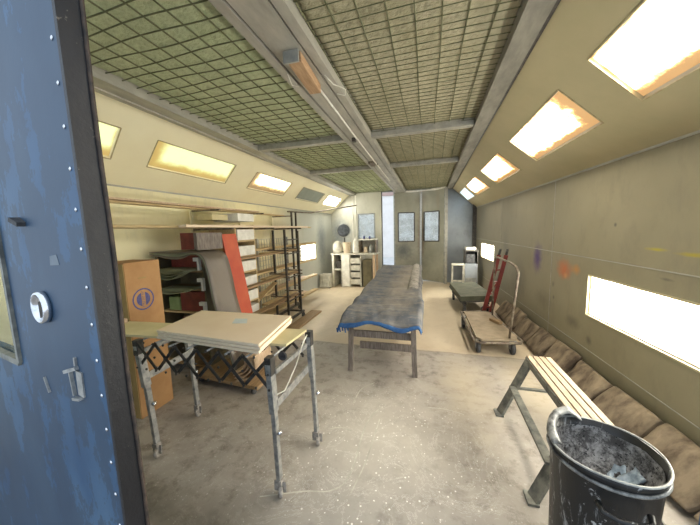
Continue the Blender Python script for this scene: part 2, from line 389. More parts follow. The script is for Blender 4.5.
    def build(s, name, mats, parent=None, smooth=False):
        bmesh.ops.recalc_face_normals(s.bm, faces=s.bm.faces)
        me = bpy.data.meshes.new(name); s.bm.to_mesh(me); s.bm.free()
        for m in (mats if isinstance(mats, (list, tuple)) else [mats]): me.materials.append(M[m])
        o = bpy.data.objects.new(name, me); COL.objects.link(o)
        if parent is not None: o.parent = parent; o.matrix_parent_inverse = Matrix.Translation(-parent.location) if parent.type == 'EMPTY' else Matrix.Identity(4)
        return o

def tag(o, label, cat=None, group=None, kind=None):
    o['label'] = label
    if cat: o['category'] = cat
    if group: o['group'] = group
    if kind: o['kind'] = kind
    return o
def thing(name, loc, label, cat, group=None):
    e = bpy.data.objects.new(name, None); COL.objects.link(e); e.location = loc; e.empty_display_size = .1
    return tag(e, label, cat, group)
def struct(mb, name, mats, label=None):
    o = mb.build(name, mats); o['kind'] = 'structure'
    if label: o['label'] = label
    return o
def bevel_mod(o, w_=.003):
    m = o.modifiers.new('bevel', 'BEVEL'); m.width = w_; m.segments = 2; m.limit_method = 'ANGLE'; return o

# ------------------------------------------------------------------ room shell
XR = lambda y: 1.689 - .0475 * y          # right wall
XL = lambda y: -3.19 + .018 * y           # left wall
AR = lambda y: .57 + .004 * y             # top of right sloped panel
AL = lambda y: -2.36
ZC, ZA, Y0, Y1 = 2.155, 2.76, .72, 8.6
struct(MB().bb(-6, 5, -3, 8.75, -.12, 0), 'floor', 'floor')
# four concrete joint lines and drips sit in the material; the outside ground lies lower
struct(MB().bb(-12, 10, 8.76, 20, -.17, -.05), 'trim_1', 'outside_ground', 'paved ground outside the back opening')

def slab(pts, th, name, mat):       # pts: quad in room-side order, thickness away from the room
    m = MB(); p = [Vector(q) for q in pts]; n = (p[1] - p[0]).cross(p[2] - p[0]).normalized() * th
    m.prism(p, n); return struct(m, name, mat)
def holed(name, mat, P, ys, zs, hole, th, axis):
    """a wall panel as strips around rectangular holes; P(y,z)->Vector, hole = list of (y0,y1,z0,z1)"""
    m = MB()
    ycuts = sorted({*ys, *[h[0] for h in hole], *[h[1] for h in hole]}); zcuts = sorted({*zs, *[h[2] for h in hole], *[h[3] for h in hole]})
    off = Vector(axis) * th
    for a, b in zip(ycuts, ycuts[1:]):
        for c, d in zip(zcuts, zcuts[1:]):
            if any(h[0] - 1e-6 <= a and b <= h[1] + 1e-6 and h[2] - 1e-6 <= c and d <= h[3] + 1e-6 for h in hole): continue
            m.prism([P(a, c), P(b, c), P(b, d), P(a, d)], off)
    bmesh.ops.remove_doubles(m.bm, verts=m.bm.verts, dist=1e-5)
    return struct(m, name, mat)
RW = [(1.35, 3.27, .705, 1.11), (6.67, 7.84, .84, 1.20)]     # low window lamps in the right wall
LW = [(6.35, 7.25, .87, 1.28)]
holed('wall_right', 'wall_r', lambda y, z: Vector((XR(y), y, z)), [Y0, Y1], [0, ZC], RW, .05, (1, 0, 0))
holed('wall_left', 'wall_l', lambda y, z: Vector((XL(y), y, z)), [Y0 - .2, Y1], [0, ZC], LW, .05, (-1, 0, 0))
T0, T1 = .31, .67
RL = [(.84, 2.07), (2.44, 3.65), (4.17, 5.35), (5.85, 7.10), (7.35, 8.45)]
LL = [(.72, 1.93), (2.28, 3.45), (3.95, 5.10), (5.63, 6.88), (7.22, 8.30)]
def SR(y, t):
    if Y0 < y < Y1: y += .42 * (t - T0)
    return Vector((AR(y) * (1 - t) + XR(y) * t, y, ZA * (1 - t) + ZC * t))
def SL(y, t):
    if Y0 < y < Y1: y += .22 * (t - T0)
    return Vector((AL(y) * (1 - t) + XL(y) * t, y, ZA * (1 - t) + ZC * t))
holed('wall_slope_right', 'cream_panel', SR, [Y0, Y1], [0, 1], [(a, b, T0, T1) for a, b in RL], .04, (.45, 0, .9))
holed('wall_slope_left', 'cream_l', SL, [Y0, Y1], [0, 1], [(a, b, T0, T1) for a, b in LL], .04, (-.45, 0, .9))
struct(MB().bb(-2.5, .75, .55, Y1, 2.83, 2.89), 'ceiling', 'grey_metal')
# crease trims, wall seams
def line_trim(n, a, b, wd, ht, mat, lab): return struct(MB().bar(a, b, wd, ht), 'trim_%d' % n, mat, lab)
line_trim(2, (XR(Y0) - .004, Y0, ZC), (XR(Y1) - .004, Y1, ZC), .012, .02, 'beam', 'thin seam strip between right wall and sloped lamp panel')
line_trim(3, (XL(Y0) + .004, Y0, ZC), (XL(Y1) + .004, Y1, ZC), .012, .02, 'beam', 'thin seam strip between left wall and sloped lamp panel')
line_trim(4, (XR(Y0) - .001, Y0, 1.27), (XR(Y1) - .001, Y1, 1.30), .006, .008, 'beam', 'horizontal seam above the low window of the right wall')
line_trim(5, (XR(Y0) - .001, Y0, .36), (XR(Y1) - .001, Y1, .36), .006, .006, 'beam', 'horizontal seam below the low window of the right wall')
for k, y in enumerate((4.05, 6.2)):
    struct(MB().bb(XR(y) - .003, XR(y), y - .004, y + .004, 0, ZC), 'trim_%d' % (6 + k), 'beam', 'vertical panel seam of the right wall')
# ceiling frame
zb = 2.70
struct(MB().prism([(.455, Y0, zb), (AR(0) + .02, Y0, zb), (AR(8.6) + .03, Y1, zb), (.50, Y1, zb)], (0, 0, .10)), 'trim_8', 'beam_dark', 'long steel edge beam along the right side of the ceiling')
struct(MB().prism([(-2.36, Y0, zb), (-2.17, Y0, zb), (-2.20, Y1, zb), (-2.38, Y1, zb)], (0, 0, .08)).prism([(-2.365, Y0, zb - .012), (-2.31, Y0, zb - .012), (-2.31, Y1, zb - .012), (-2.365, Y1, zb - .012)], (0, 0, .012)), 'trim_9', 'beam', 'long steel edge beam along the left side of the ceiling')
for k, (y, x0, x1) in enumerate(((3.42, -2.18, -.98), (3.42, -.66, .46), (5.12, -2.18, -.98), (5.12, -.66, .47))):
    m = MB().bb(x0, x1, y - .055, y + .055, zb + .01, zb + .09).bb(x0, x1, y - .062, y - .05, zb, zb + .03)
    struct(m, 'trim_%d' % (10 + k), 'beam', 'cross beam of the ceiling grid, %s row on the %s' % (('nearer', 'farther')[k // 2], ('left', 'right')[k % 2]))
struct(MB().prism([(AR(0) + .02, Y0, 2.715), (AR(0) + .05, Y0, 2.715), (AR(8.6) + .05, Y1, 2.715), (AR(8.6) + .03, Y1, 2.715)], (0, 0, .03)), 'trim_24', 'dark_metal', 'dark shadow gap strip between the right edge beam and the sloped panel')
# middle double track
m = MB()
for a, b, z0, z1 in ((-.985, -.925, 2.695, 2.79), (-.912, -.728, 2.70, 2.79), (-.715, -.655, 2.695, 2.79)): m.bb(a, b, .75, Y1, z0, z1)
m.bb(-.985, -.655, .75, Y1, 2.785, 2.83)
struct(m, 'trim_14', 'beam', 'double steel track running down the middle of the ceiling')
struct(MB().bb(-.924, -.913, .76, Y1 - .05, 2.71, 2.775).bb(-.727, -.716, .76, Y1 - .05, 2.71, 2.775), 'trim_15', 'dark_metal', 'two dark slots of the middle ceiling track')

# filters over the frame: padded media held by wire mesh
rows = [(.75, 3.37, 'nearest'), (3.47, 5.07, 'middle'), (5.17, 8.58, 'farthest')]
for y0, y1, rn in rows:
    for x0, x1, side, mat in ((-2.2, -.99, 'left', 'filter_green'), (-.65, .49, 'right', 'filter_tan')):
        e = thing('ceiling_filter', ((x0 + x1) / 2, (y0 + y1) / 2, 2.76), '%s wire-backed %s filter blanket in the ceiling, %s of the middle track' % (rn, 'green' if side == 'left' else 'tan', side), 'ceiling filter')
        nu, nv = 26, max(20, int((y1 - y0) * 20))
        def fn(u, v_, x0=x0, x1=x1, y0=y0, y1=y1):
            x = x0 + (x1 - x0) * u; y = y0 + (y1 - y0) * v_
            return Vector((x, y, 2.782 + .010 * noise.noise(Vector((x * 5, y * 5, 0))) - .012 * abs(math.sin(math.pi * (x - x0) / .15)) * abs(math.sin(math.pi * (y - y0) / .10))))
        MB().sheet(fn, nu, nv, -.02).build('filter_media', mat, e)
        g = MB(); nx = round((x1 - x0) / .15); ny = round((y1 - y0) / (.10 if side == 'left' else .065)); r = .0048
        for i in range(nx + 1):
            x = x0 + (x1 - x0) * i / nx; ph = random.random() * 6
            g.tube([(x + .006 * math.sin(y * 3 + ph), y, 2.764 + .003 * math.sin(y * 5 + ph)) for y in [y0 + (y1 - y0) * q / 12 for q in range(13)]], r, 5)
        for j in range(ny + 1):
            y = y0 + (y1 - y0) * j / ny; ph = random.random() * 6
            g.tube([(x, y + .010 * math.sin(x * 6 + ph), 2.758 + .003 * math.sin(x * 7 + ph)) for x in [x0 + (x1 - x0) * q / 10 for q in range(11)]], r * (.85 if side == 'left' else .6), 4)
        g.build('wire_mesh', 'wire', e)
# wood block wedged under the track, conduit, loose wires
e = thing('wooden_block', (-.81, 1.85, 2.64), 'small brown wooden block wedged under the middle ceiling track', 'block')
MB().bar((-.785, 1.66, 2.668), (-.815, 2.06, 2.668), .085, .06, bev=.004).build('wood', 'block', e)
MB().bb(-.85, -.75, 1.640, 1.652, 2.63, 2.70).build('end_bracket', 'galv', e)
tag(MB().tube([(-.80, 2.10, 2.69), (-.82, 3.2, 2.69), (-.83, 4.6, 2.69), (-.84, 6.4, 2.69)], .009, 8).build('conduit', 'white'), 'thin pale conduit running under the middle ceiling track', 'conduit')
for k, (pts, lab) in enumerate(([[( -.70, 1.95, 2.695), (-.66, 2.02, 2.66), (-.62, 2.10, 2.67), (-.62, 2.2, 2.70), (-.65, 2.28, 2.695), (-.69, 2.2, 2.68)], 'coil of loose pale wire beside the wooden ceiling block'],
                               [[(-.93, 1.85, 2.69), (-.95, 1.95, 2.67), (-.93, 2.02, 2.69)], 'short loose wire tie on the left flange of the ceiling track'])):
    tag(MB().tube(pts, .004, 6).build('loose_wire', 'white'), lab, 'wire')
e = thing('trolley_clip', (-.84, 3.33, 2.69), 'small dark trolley clip under the ceiling track near the first cross beam', 'clip')
MB().bb(-.875, -.835, 3.30, 3.36, 2.66, 2.70).build('body', 'dark_metal', e); MB().wheel((-.82, 3.33, 2.70), .018, .014).build('wheel', 'rust', e)
e = thing('trolley_clip', (-.86, 4.7, 2.69), 'rusty trolley clip under the ceiling track between the cross beams', 'clip')
MB().bb(-.93, -.86, 4.5, 4.75, 2.67, 2.70).build('body', 'rust', e); MB().wheel((-.82, 4.7, 2.70), .018, .014).build('wheel', 'dark_metal', e)

# lamps in the sloped panels
def slope_lamp(S, y0, y1, nrm, mat, label, group, flip):
    c = S((y0 + y1) / 2, (T0 + T1) / 2); nrm = Vector(nrm)
    e = thing('booth_lamp', c, label, 'lamp', group)
    out = nrm * .03
    q = [S(y0 + .012, T0 + .012), S(y1 - .012, T0 + .012), S(y1 - .012, T1 - .012), S(y0 + .012, T1 - .012)]
    q = [p + nrm * .012 for p in q]
    m = MB(); vs = [m.bm.verts.new(p) for p in q]; f = m.bm.faces.new(vs); l = m.bm.loops.layers.uv.verify()
    for lp, uv in zip(f.loops, ((0, 1), (1, 1), (1, 0), (0, 0))): lp[l].uv = uv
    r = bmesh.ops.extrude_face_region(m.bm, geom=[f]); bmesh.ops.translate(m.bm, vec=nrm * .02, verts=[v for v in r['geom'] if isinstance(v, bmesh.types.BMVert)])
    m.build('lens', mat, e)
    fr = MB()
    A = [S(y0, T0), S(y1, T0), S(y1, T1), S(y0, T1)]
    for i in range(4): fr.bar(A[i] - nrm * .002, A[(i + 1) % 4] - nrm * .002, .008, .008, nrm)
    fr.build('frame', 'lens_frame', e)
    return e
nmR = (.45, 0, .9); nmL = (-.45, 0, .9)
rl_lab = ['largest glowing lamp of the right sloped panel, cut off by the top right corner', 'second lamp from the front in the right sloped panel, amber at its near end',
          'middle lamp of the right sloped panel', 'second smallest lamp of the right sloped panel, before the bluish one', 'farthest and smallest lamp of the right sloped panel, glowing bluish']
ll_lab = ['greenish lamp of the left sloped panel half hidden behind the blue door', 'long yellow-green stained lamp of the left sloped panel above the lumber rack', 'bright amber-edged lamp in the middle of the left sloped panel',
          'unlit grey lamp lens of the left sloped panel', 'farthest white lamp of the left sloped panel near the back wall']
for (a, b), lab, mt in zip(RL, rl_lab, ('lens_r', 'lens_r', 'lens_r', 'lens_r', 'lens_r_far')): slope_lamp(SR, a, b, nmR, mt, lab, 'lamps in the right sloped panel', 0)
for (a, b), lab, mt in zip(LL, ll_lab, ('lens_l', 'lens_l', 'lens_l_amber', 'lens_off', 'lens_white')): slope_lamp(SL, a, b, nmL, mt, lab, 'lamps in the left sloped panel', 0)
def wall_lamp(X, y0, y1, z0, z1, s, lab, name='booth_lamp'):
    e = thing(name, (X((y0 + y1) / 2), (y0 + y1) / 2, z0), lab, 'lamp', 'low lamps in the walls')
    m = MB(); q = [(X(y0) + s * .02, y0 + .01, z1 - .01), (X(y1) + s * .02, y1 - .01, z1 - .01), (X(y1) + s * .02, y1 - .01, z0 + .01), (X(y0) + s * .02, y0 + .01, z0 + .01)]
    vs = [m.bm.verts.new(p) for p in q]; f = m.bm.faces.new(vs); l = m.bm.loops.layers.uv.verify()
    for lp, uv in zip(f.loops, ((0, 1), (1, 1), (1, 0), (0, 0))): lp[l].uv = uv
    r = bmesh.ops.extrude_face_region(m.bm, geom=[f]); bmesh.ops.translate(m.bm, vec=Vector((s * .02, 0, 0)), verts=[v for v in r['geom'] if isinstance(v, bmesh.types.BMVert)])
    m.build('lens', 'lens_white', e)
    fr = MB(); A = [(X(y0), y0, z0), (X(y1), y1, z0), (X(y1), y1, z1), (X(y0), y0, z1)]
    for i in range(4): fr.bar(A[i], A[(i + 1) % 4], .014, .014, (s, 0, 0))
    fr.build('frame', 'cream_panel', e)
wall_lamp(XR, *RW[0], 1, 'long white glowing lamp low in the right wall near the trash can')
wall_lamp(XR, *RW[1], 1, 'small white glowing lamp low in the right wall behind the red hand truck')
wall_lamp(XL, *LW[0], -1, 'small white glowing lamp low in the left wall behind the lumber rack')

# ------------------------------------------------------------------ back wall, doors, outside
m = MB()
m.bb(-3.2, -2.16, 8.6, 8.66, 0, 2.85).bb(-2.16, -1.60, 8.6, 8.66, 0, 1.34).bb(-2.16, -1.60, 8.6, 8.66, 2.13, 2.85).bb(-1.60, -1.42, 8.6, 8.66, 0, 2.85)
struct(m, 'wall_back_left', 'wall_b')
struct(MB().bb(.50, 1.5, 8.6, 8.66, 0, 2.85), 'wall_back_right', 'blue_steel')
struct(MB().bb(-1.42, .5, 8.6, 8.70, 2.74, 2.85), 'trim_16', 'grey_metal', 'steel header above the folding back doors')
wn = MB()
for a in ((-2.16, -2.13, 1.34, 2.13), (-1.63, -1.60, 1.34, 2.13), (-2.13, -1.63, 1.34, 1.37), (-2.13, -1.63, 2.10, 2.13)): wn.bb(a[0], a[1], 8.585, 8.66, a[2], a[3])
wo = struct(wn, 'window_1', 'grey_metal', 'framed window in the back wall above the workbench')
MB().bb(-2.13, -1.63, 8.62, 8.63, 1.37, 2.10).build('pane', 'glass', wo)
for k, x in enumerate((-2.33, -2.22)): struct(MB().bb(x, x + .02, 8.585, 8.6, 0, 2.76), 'trim_%d' % (17 + k), 'white', ('outer', 'inner')[k] + ' vertical strip beside the back window')
struct(MB().bb(-1.47, -1.39, 8.56, 8.66, 0, 2.76), 'trim_19', 'wall_b', 'pale post at the left of the open slit in the back')
struct(MB().bb(-1.395, -1.375, 8.56, 8.66, 0, 2.76), 'trim_20', 'dark_metal', 'dark post edge at the left of the open slit in the back')
struct(MB().bb(.44, .51, 8.33, 8.62, 0, 2.74), 'trim_21', 'beam', 'pale hinge post of the folding back doors')
struct(MB().bb(-1.0, .46, 8.32, 8.44, 2.70, 2.75), 'trim_22', 'white', 'pale sagging seal strip above the back doors') if False else None
def back_leaf(n, a, b, label):
    a = Vector(a); b = Vector(b); d = (b - a); L = d.length; d.normalize(); nn = Vector((d.y, -d.x, 0)) # towards camera
    if nn.y > 0: nn = -nn
    def P(s, z, o=0): return a + d * s + Vector((0, 0, z)) - nn * o
    m = MB(); w0, w1, z0, z1 = L * .16, L * .76, 1.23, 2.10
    if n == 2: w0, w1 = L * .13, L * .76
    for s0, s1, za, zb_ in ((0, w0, .02, 2.72), (w1, L, .02, 2.72), (w0, w1, .02, z0), (w0, w1, z1, 2.72)):
        m.prism([P(s0, za), P(s1, za), P(s1, zb_), P(s0, zb_)], -nn * .05)
    o = struct(m, 'door_%d' % n, 'door_grey', label)
    fr = MB()
    for p, q in (((w0, z0), (w1, z0)), ((w1, z0), (w1, z1)), ((w1, z1), (w0, z1)), ((w0, z1), (w0, z0))): fr.bar(P(p[0], p[1], -.005), P(q[0], q[1], -.005), .03, .02, nn)
    fr.build('window_frame', 'dark_metal', o)
    MB().prism([P(w0, z0, .02), P(w1, z0, .02), P(w1, z1, .02), P(w0, z1, .02)], -nn * .006).build('pane', 'glass', o)
    st = MB()
    for s in (.01, L - .035): st.prism([P(s, .02, -.012), P(s + .025, .02, -.012), P(s + .025, 2.72, -.012), P(s, 2.72, -.012)], -nn * .012)
    st.build('edge_strip', 'grey_metal' if n == 2 else 'grey_metal', o)
    return o
back_leaf(1, (-1.02, 8.60, 0), (-.235, 8.86, 0), 'left leaf of the folding grey back doors')
back_leaf(2, (-.225, 8.86, 0), (.45, 8.38, 0), 'right leaf of the folding grey back doors')
def seal(u, v_):
    x = -1.02 + 1.47 * u; y = (8.56 + .26 * (x + 1.02) / .785) if x < -.235 else (8.82 - .44 * (x + .235) / .685)
    return Vector((x, y - .01, 2.76 - v_ * (.05 + .015 * math.sin(x * 9))))
struct(MB().sheet(seal, 24, 2, .01), 'trim_22', 'white', 'pale uneven seal strip above the back doors')
# outside: siding wall seen through slit and panes
e = thing('neighbouring_building', (-.8, 16.5, -.05), 'pale building with horizontal siding outside behind the back doors', 'building')
m = MB()
for k in range(7): m.bb(-8, 6, 16.5, 16.62, -.05 + k * .52, -.05 + k * .52 + .47)
m.bb(-8, 6, 16.53, 16.7, -.05, 3.6); m.build('siding', 'outside_wall', e)
MB().bb(-8, 6, 16.42, 16.7, 3.55, 3.9).build('fascia', 'outside_brown', e)
# steel panel ribs of right back recess
struct(MB().bb(1.19, 1.29, 8.5, 8.6, 0, 2.4), 'trim_23', 'dark_metal', 'dark corner strip at the far right corner')
# corner brace pipe
tag(MB().tube([(-2.93, 5.5, 2.06), (-3.02, 6.9, 2.11), (-2.17, 8.55, 2.39)], .016, 8).build('brace_pipe', 'rust'), 'thin dark pipe running along the left wall and up to the back wall', 'pipe')

# ------------------------------------------------------------------ front doors
e0 = Vector((-.838, .507, 0)); du = Vector((-.985, .17, 0)).normalized(); dn = Vector((.17, .985, 0)).normalized()   # along the leaf, through its thickness
def FD(s, z, o=0.0): return e0 + du * s + dn * o + Vector((0, 0, z))
m = MB(); DH = 2.60
W0, W1, WZ0, WZ1 = .625, 1.45, 1.17, 1.95
for s0, s1, za, zb_ in ((.012, W0, .03, DH), (W1, 1.95, .03, DH), (W0, W1, .03, WZ0), (W0, W1, WZ1, DH)):
    m.prism([FD(s0, za), FD(s1, za), FD(s1, zb_), FD(s0, zb_)], dn * .048)
bmesh.ops.remove_doubles(m.bm, verts=m.bm.verts, dist=1e-5)
door = struct(m, 'door_3', 'blue_door', 'open blue steel booth door in the left foreground')
g = MB().prism([FD(0, .03, -.004), FD(.014, .03, -.004), FD(.014, DH, -.004), FD(0, DH, -.004)], dn * .056); g.build('edge_gasket', 'gasket', door)
g = MB().tube([FD(-.002, z, .047 + .002 * math.sin(z * 9)) for z in [.03 + (DH - .03) * k / 16 for k in range(17)]], .005, 8); g.build('edge_seal', 'dark_seal', door)
for z in [2.106 - .103 * k for k in range(24)]:
    if z < .1: break
    MB().lathe([(0.0062, 0), (.005, .0025), (.0, .004)], FD(.045 , z, 0), -dn, 10).build('rivet', 'chrome', door)
hc = FD(.335, 1.408)
MB().lathe([(.050, 0), (.052, .008), (.049, .018), (.044, .020), (.040, .016), (.037, .008), (.034, .003), (.0, .0015)], hc, -dn, 28).build('recessed_pull', 'chrome', door)
MB().box(FD(.337, 1.400, -.006), (.018, .006, .052), Matrix.Rotation(.3, 3, 'Z')).build('pull_bar', 'dark_metal', door)
m = MB(); hz = 1.185; FD_ = FD; FD = lambda s, z, o=0.0: FD_(.19 + (s - .19) * .95, 1.190 + (z - 1.185) * 1.05, o)
m.bar(FD(.165, hz + .045, -.004), FD(.225, hz + .028, -.012), .010, .012, -dn).bar(FD(.175, hz + .05, -.003), FD(.173, hz + .075, -.003), .008, .006, -dn)
m.bar(FD(.215, hz + .03, -.004), FD(.205, hz - .045, -.004), .006, .010, -dn).bar(FD(.16, hz + .035, -.002), FD(.165, hz - .04, -.002), .035, .004, -dn)
m.bar(FD(.160, hz - .045, -.006), FD(.205, hz - .053, -.006), .008, .014, -dn); m.build('latch', 'steel_leg', door); FD = FD_
MB().bar(FD(.425, 1.155, -.003), FD(.40, 1.105, -.003), .005, .006, -dn).build('weld_stud', 'steel_leg', door)
MB().bar(FD(.425, 1.685, -.012), FD(.385, 1.668, -.006), .014, .028, -dn).build('small_stop', 'rubber', door)
fr = MB()
for a, b in (((W0, WZ0), (W1, WZ0)), ((W0, WZ0), (W0, WZ1)), ((W1, WZ0), (W1, WZ1)), ((W0, WZ1), (W1, WZ1))): fr.bar(FD(a[0], a[1], .0), FD(b[0], b[1], .0), .022, .02, -dn)
fr.build('window_frame', 'stool_blue', door)
MB().prism([FD(.19, 1.545, -.0012), FD(.25, 1.542, -.0012), FD(.245, 1.57, -.0012), FD(.20, 1.575, -.0012)], dn * .001).build('tape_patch', 'tape', door)
MB().prism([FD(W0, WZ0, .02), FD(W1, WZ0, .02), FD(W1, WZ1, .02), FD(W0, WZ1, .02)], dn * .005).build('pane', 'glass_door', door)
# right front door, mostly outside the frame
m = MB(); m.prism([(.495, .60, .0), (.64, .61, .0), (.64, .61, 2.6), (.495, .60, 2.6)], (0, -.048, 0)); d2 = struct(m, 'door_4', 'blue_door', 'blue door frame edge at the bottom right corner')
MB().bb(.480, .496, .548, .606, .03, 2.6).build('edge_gasket', 'blue_door', d2)

# ------------------------------------------------------------------ right side: filter pads along the wall foot
pad_y = [(5.55, 5.05), (5.03, 4.60), (4.58, 4.12), (4.10, 3.66), (3.64, 3.20), (3.18, 2.72), (2.70, 2.24), (2.22, 1.78), (1.76, 1.30)]
place = ['farthest', 'second', 'third', 'fourth', 'fifth', 'sixth', 'seventh', 'eighth', 'ninth']
for k, (ya, yb) in enumerate(pad_y):
    yc = (ya + yb) / 2; L = ya - yb; ht = .30 + .02 * math.sin(k * 2.1); sd = k * 3.7
    def fn(u, v_, yc=yc, L=L, ht=ht, sd=sd, k=k):
        a = v_ * 2 * math.pi; cy, sy = math.cos(a), math.sin(a)
        # superellipse cross-section leaning on the wall
        ex = .40
        px = math.copysign(abs(cy) ** ex, cy) * .032; pz = math.copysign(abs(sy) ** ex, sy) * ht / 2
        uu = (u - .5) * 2; pin = (1 - abs(uu) ** 5) ** .5 if abs(uu) < 1 else 0.0
        px *= .45 + .55 * pin; pz *= .95 + .05 * pin
        nz = noise.noise(Vector((u * 3 + sd, pz * 7, px * 9))) * .028
        px += nz
        lean = R_(38)
        x = px * math.cos(lean) + pz * math.sin(lean); z = -px * math.sin(lean) + pz * math.cos(lean)
        y = yc + uu * L / 2 * (1 - .02)
        return Vector((XR(y) - .142 + x + .006 * math.sin(y * 9 + k), y, max(.002, ht / 2 * math.cos(lean) + .035 + z)))
    m = MB(); nu, nv = 16, 20
    A = [[m.bm.verts.new(fn(i / nu, j / nv)) for j in range(nv)] for i in range(nu + 1)]
    for i in range(nu):
        for j in range(nv): f = m.bm.faces.new((A[i][j], A[i + 1][j], A[i + 1][(j + 1) % nv], A[i][(j + 1) % nv])); f.smooth = True
    m.bm.faces.new(A[0]); m.bm.faces.new(A[-1][::-1])
    tag(m.build('filter_pad', 'pad'), '%s dirty brown filter pad from the back, leaning at the foot of the right wall' % place[k], 'filter pad', 'pads along the foot of the right wall')

# ------------------------------------------------------------------ trash can
tc = Vector((.722, 1.335, 0))
e = thing('trash_can', tc, 'round black trash can spattered with grey paint in the right foreground', 'trash can')
wob = lambda a, j: .006 * math.sin(3 * a + 1) if j > 3 else 0
MB().lathe([(.155, 0.0), (.163, .01), (.170, .12), (.176, .40), (.185, .61), (.190, .65), (.193, .670), (.188, .670), (.180, .55), (.160, .16), (.155, .10), (.0, .09)], tc, (0, 0, 1), 48).build('body', 'can_out', e)
rim = MB().tube([tc + Vector((.194 * math.cos(a), .194 * math.sin(a), .672 + .004 * math.sin(3 * a + 1))) for a in [2 * math.pi * k / 48 for k in range(49)]], .0045, 8, False)
rim.mi = 1; rim.lathe([(.1885, .628), (.196, .626), (.199, .632), (.195, .638), (.1885, .638), (.1885, .628)], tc, (0, 0, 1), 48, None, False); rim.build('rim', ['can_edge', 'can_rim'], e)
# caked paint lining, deep bowl inside
def linf(u, v_):
    a = 2 * math.pi * u; r = .178 * (1 - v_ ** 1.7) - .01 * v_; z = .640 - .19 * (1 - (1 - v_) ** 1.8)
    r += .006 * noise.noise(Vector((math.cos(a) * 3, math.sin(a) * 3, v_ * 4))); z += .018 * noise.noise(Vector((math.cos(a) * r * 14, math.sin(a) * r * 14, 3)))
    return tc + Vector((r * math.cos(a), r * math.sin(a), z))
m = MB(); nu, nv = 48, 12
A = [[m.bm.verts.new(linf(i / nu, j / nv)) for i in range(nu)] for j in range(nv)]
for j in range(nv - 1):
    for i in range(nu): f = m.bm.faces.new((A[j][i], A[j][(i + 1) % nu], A[j + 1][(i + 1) % nu], A[j + 1][i])); f.smooth = True
m.bm.faces.new(A[-1]); m.build('paint_crust', 'can_in', e)
# torn liner flap folded over the far-left rim
def flap(u, v_):
    a = R_(190 - 98 * u); h = .010 + .055 * math.sin(math.pi * .5 * min(1, u * 1.6)) * (1 if u < .8 else (1 - u) / .2)
    r = .196 - .030 * v_ ** 2 ; z = .672 + h * math.sin(v_ * math.pi * .75) - .01 * v_
    return tc + Vector((r * math.cos(a), r * math.sin(a), z))
MB().sheet(flap, 20, 8, .004).build('liner_flap', 'can_rim', e)
def crumple(u, v_):
    x = .03 + .11 * u; y = -.02 + .12 * v_
    return tc + Vector((x + .02 * v_, y, .475 + .085 * u + .028 * noise.noise(Vector((u * 4, v_ * 4, 1))) + .012 * noise.noise(Vector((u * 11, v_ * 11, 5)))))
MB().sheet(crumple, 16, 16, .003).build('crumpled_foil', 'can_liner', e)
ha = R_(-72); hd = Vector((math.cos(ha), math.sin(ha), 0)); ht_ = Vector((-hd.y, hd.x, 0))
for s, aa in ((1, R_(-98)), (-1, R_(82))):
    hd = Vector((math.cos(aa), math.sin(aa), 0)); ht_ = Vector((-hd.y, hd.x, 0)); c = tc + Vector((0, 0, .57))
    MB().tube([c + hd * .190 - ht_ * .075, c + hd * .222 - ht_ * .07 + Vector((0, 0, -.01)), c + hd * .236 - ht_ * .03 + Vector((0, 0, -.015)), c + hd * .236 + ht_ * .03 + Vector((0, 0, -.015)), c + hd * .222 + ht_ * .07 + Vector((0, 0, -.01)), c + hd * .190 + ht_ * .075], .011, 10).build('handle', 'can_out', e)

# ------------------------------------------------------------------ bench
e = thing('work_bench', (.9, 2.15, 0), 'low blue-grey steel bench with ribbed cream top beside the trash can', 'bench')
bx0, bx1, by0, by1, bz = .815, 1.005, 1.72, 2.62, .50
for k in range(4):
    a = bx0 + k * (bx1 - bx0) / 4
    MB().bb(a + .003, a + (bx1 - bx0) / 4 - .006, by0, by1, bz - .012, bz, .002).build('top_slat', 'bench_top', e)
MB().bb(bx0 - .004, bx0 + .012, by0, by1, bz - .065, bz - .013).bb(bx1 - .012, bx1 + .004, by0, by1, bz - .065, bz - .013).bb(bx0, bx1, by0, by1, bz - .03, bz - .020).build('side_rail', 'stool_blue', e)
for y, yf in ((by1 - .05, by1 - .12), (by0 + .05, by0 - .02)):
    for sx_, xt, xf in ((-1, bx0 + .01, .60), (1, bx1 - .01, 1.20)):
        MB().bar((xt, y, bz - .03), (xf, yf, .012), .075, .022, (0, 0, 1)).bar((xf - .01, yf - .045, .008), (xf - .01, yf + .05, .008), .06, .015).build('leg', 'stool_blue', e)
    MB().bar((.72, y - .04, .24), (1.09, y - .04, .24), .03, .015).build('cross_brace', 'stool_blue', e)
MB().bar((.685, by0 + .0, .235), (.695, by1 - .09, .245), .05, .02).build('long_brace', 'stool_blue', e)

# ------------------------------------------------------------------ platform cart
e = thing('platform_cart', (.83, 4.15, 0), 'tan platform cart with black wheels and a tubular push handle by the right wall', 'cart')
dp = [(.54, 4.86), (.92, 4.95), (.97, 4.86), (1.10, 3.76), (1.07, 3.68), (.62, 3.60), (.56, 3.68)]
dp = [(x, y, .205) for x, y in dp]
dc = sum((Vector(p) for p in dp), Vector()) / len(dp); dq = [dc + Vector(((Vector(p) - dc).x * .90, (Vector(p) - dc).y * .93, 0)) for p in dp]
MB().prism(dq, (0, 0, .022)).build('deck', 'tan_deck', e)
ring = [Vector(p) + Vector((0, 0, -.005)) for p in dp]; ctr = sum(ring, Vector()) / len(ring); ring = [ctr + (p - ctr) * 1.035 for p in ring]
MB().tube(ring + [ring[0]], .017, 10, False).tube([Vector((.60, 4.2, .197)), Vector((1.02, 4.25, .197))], .014, 8).build('frame_rail', 'rust', e)
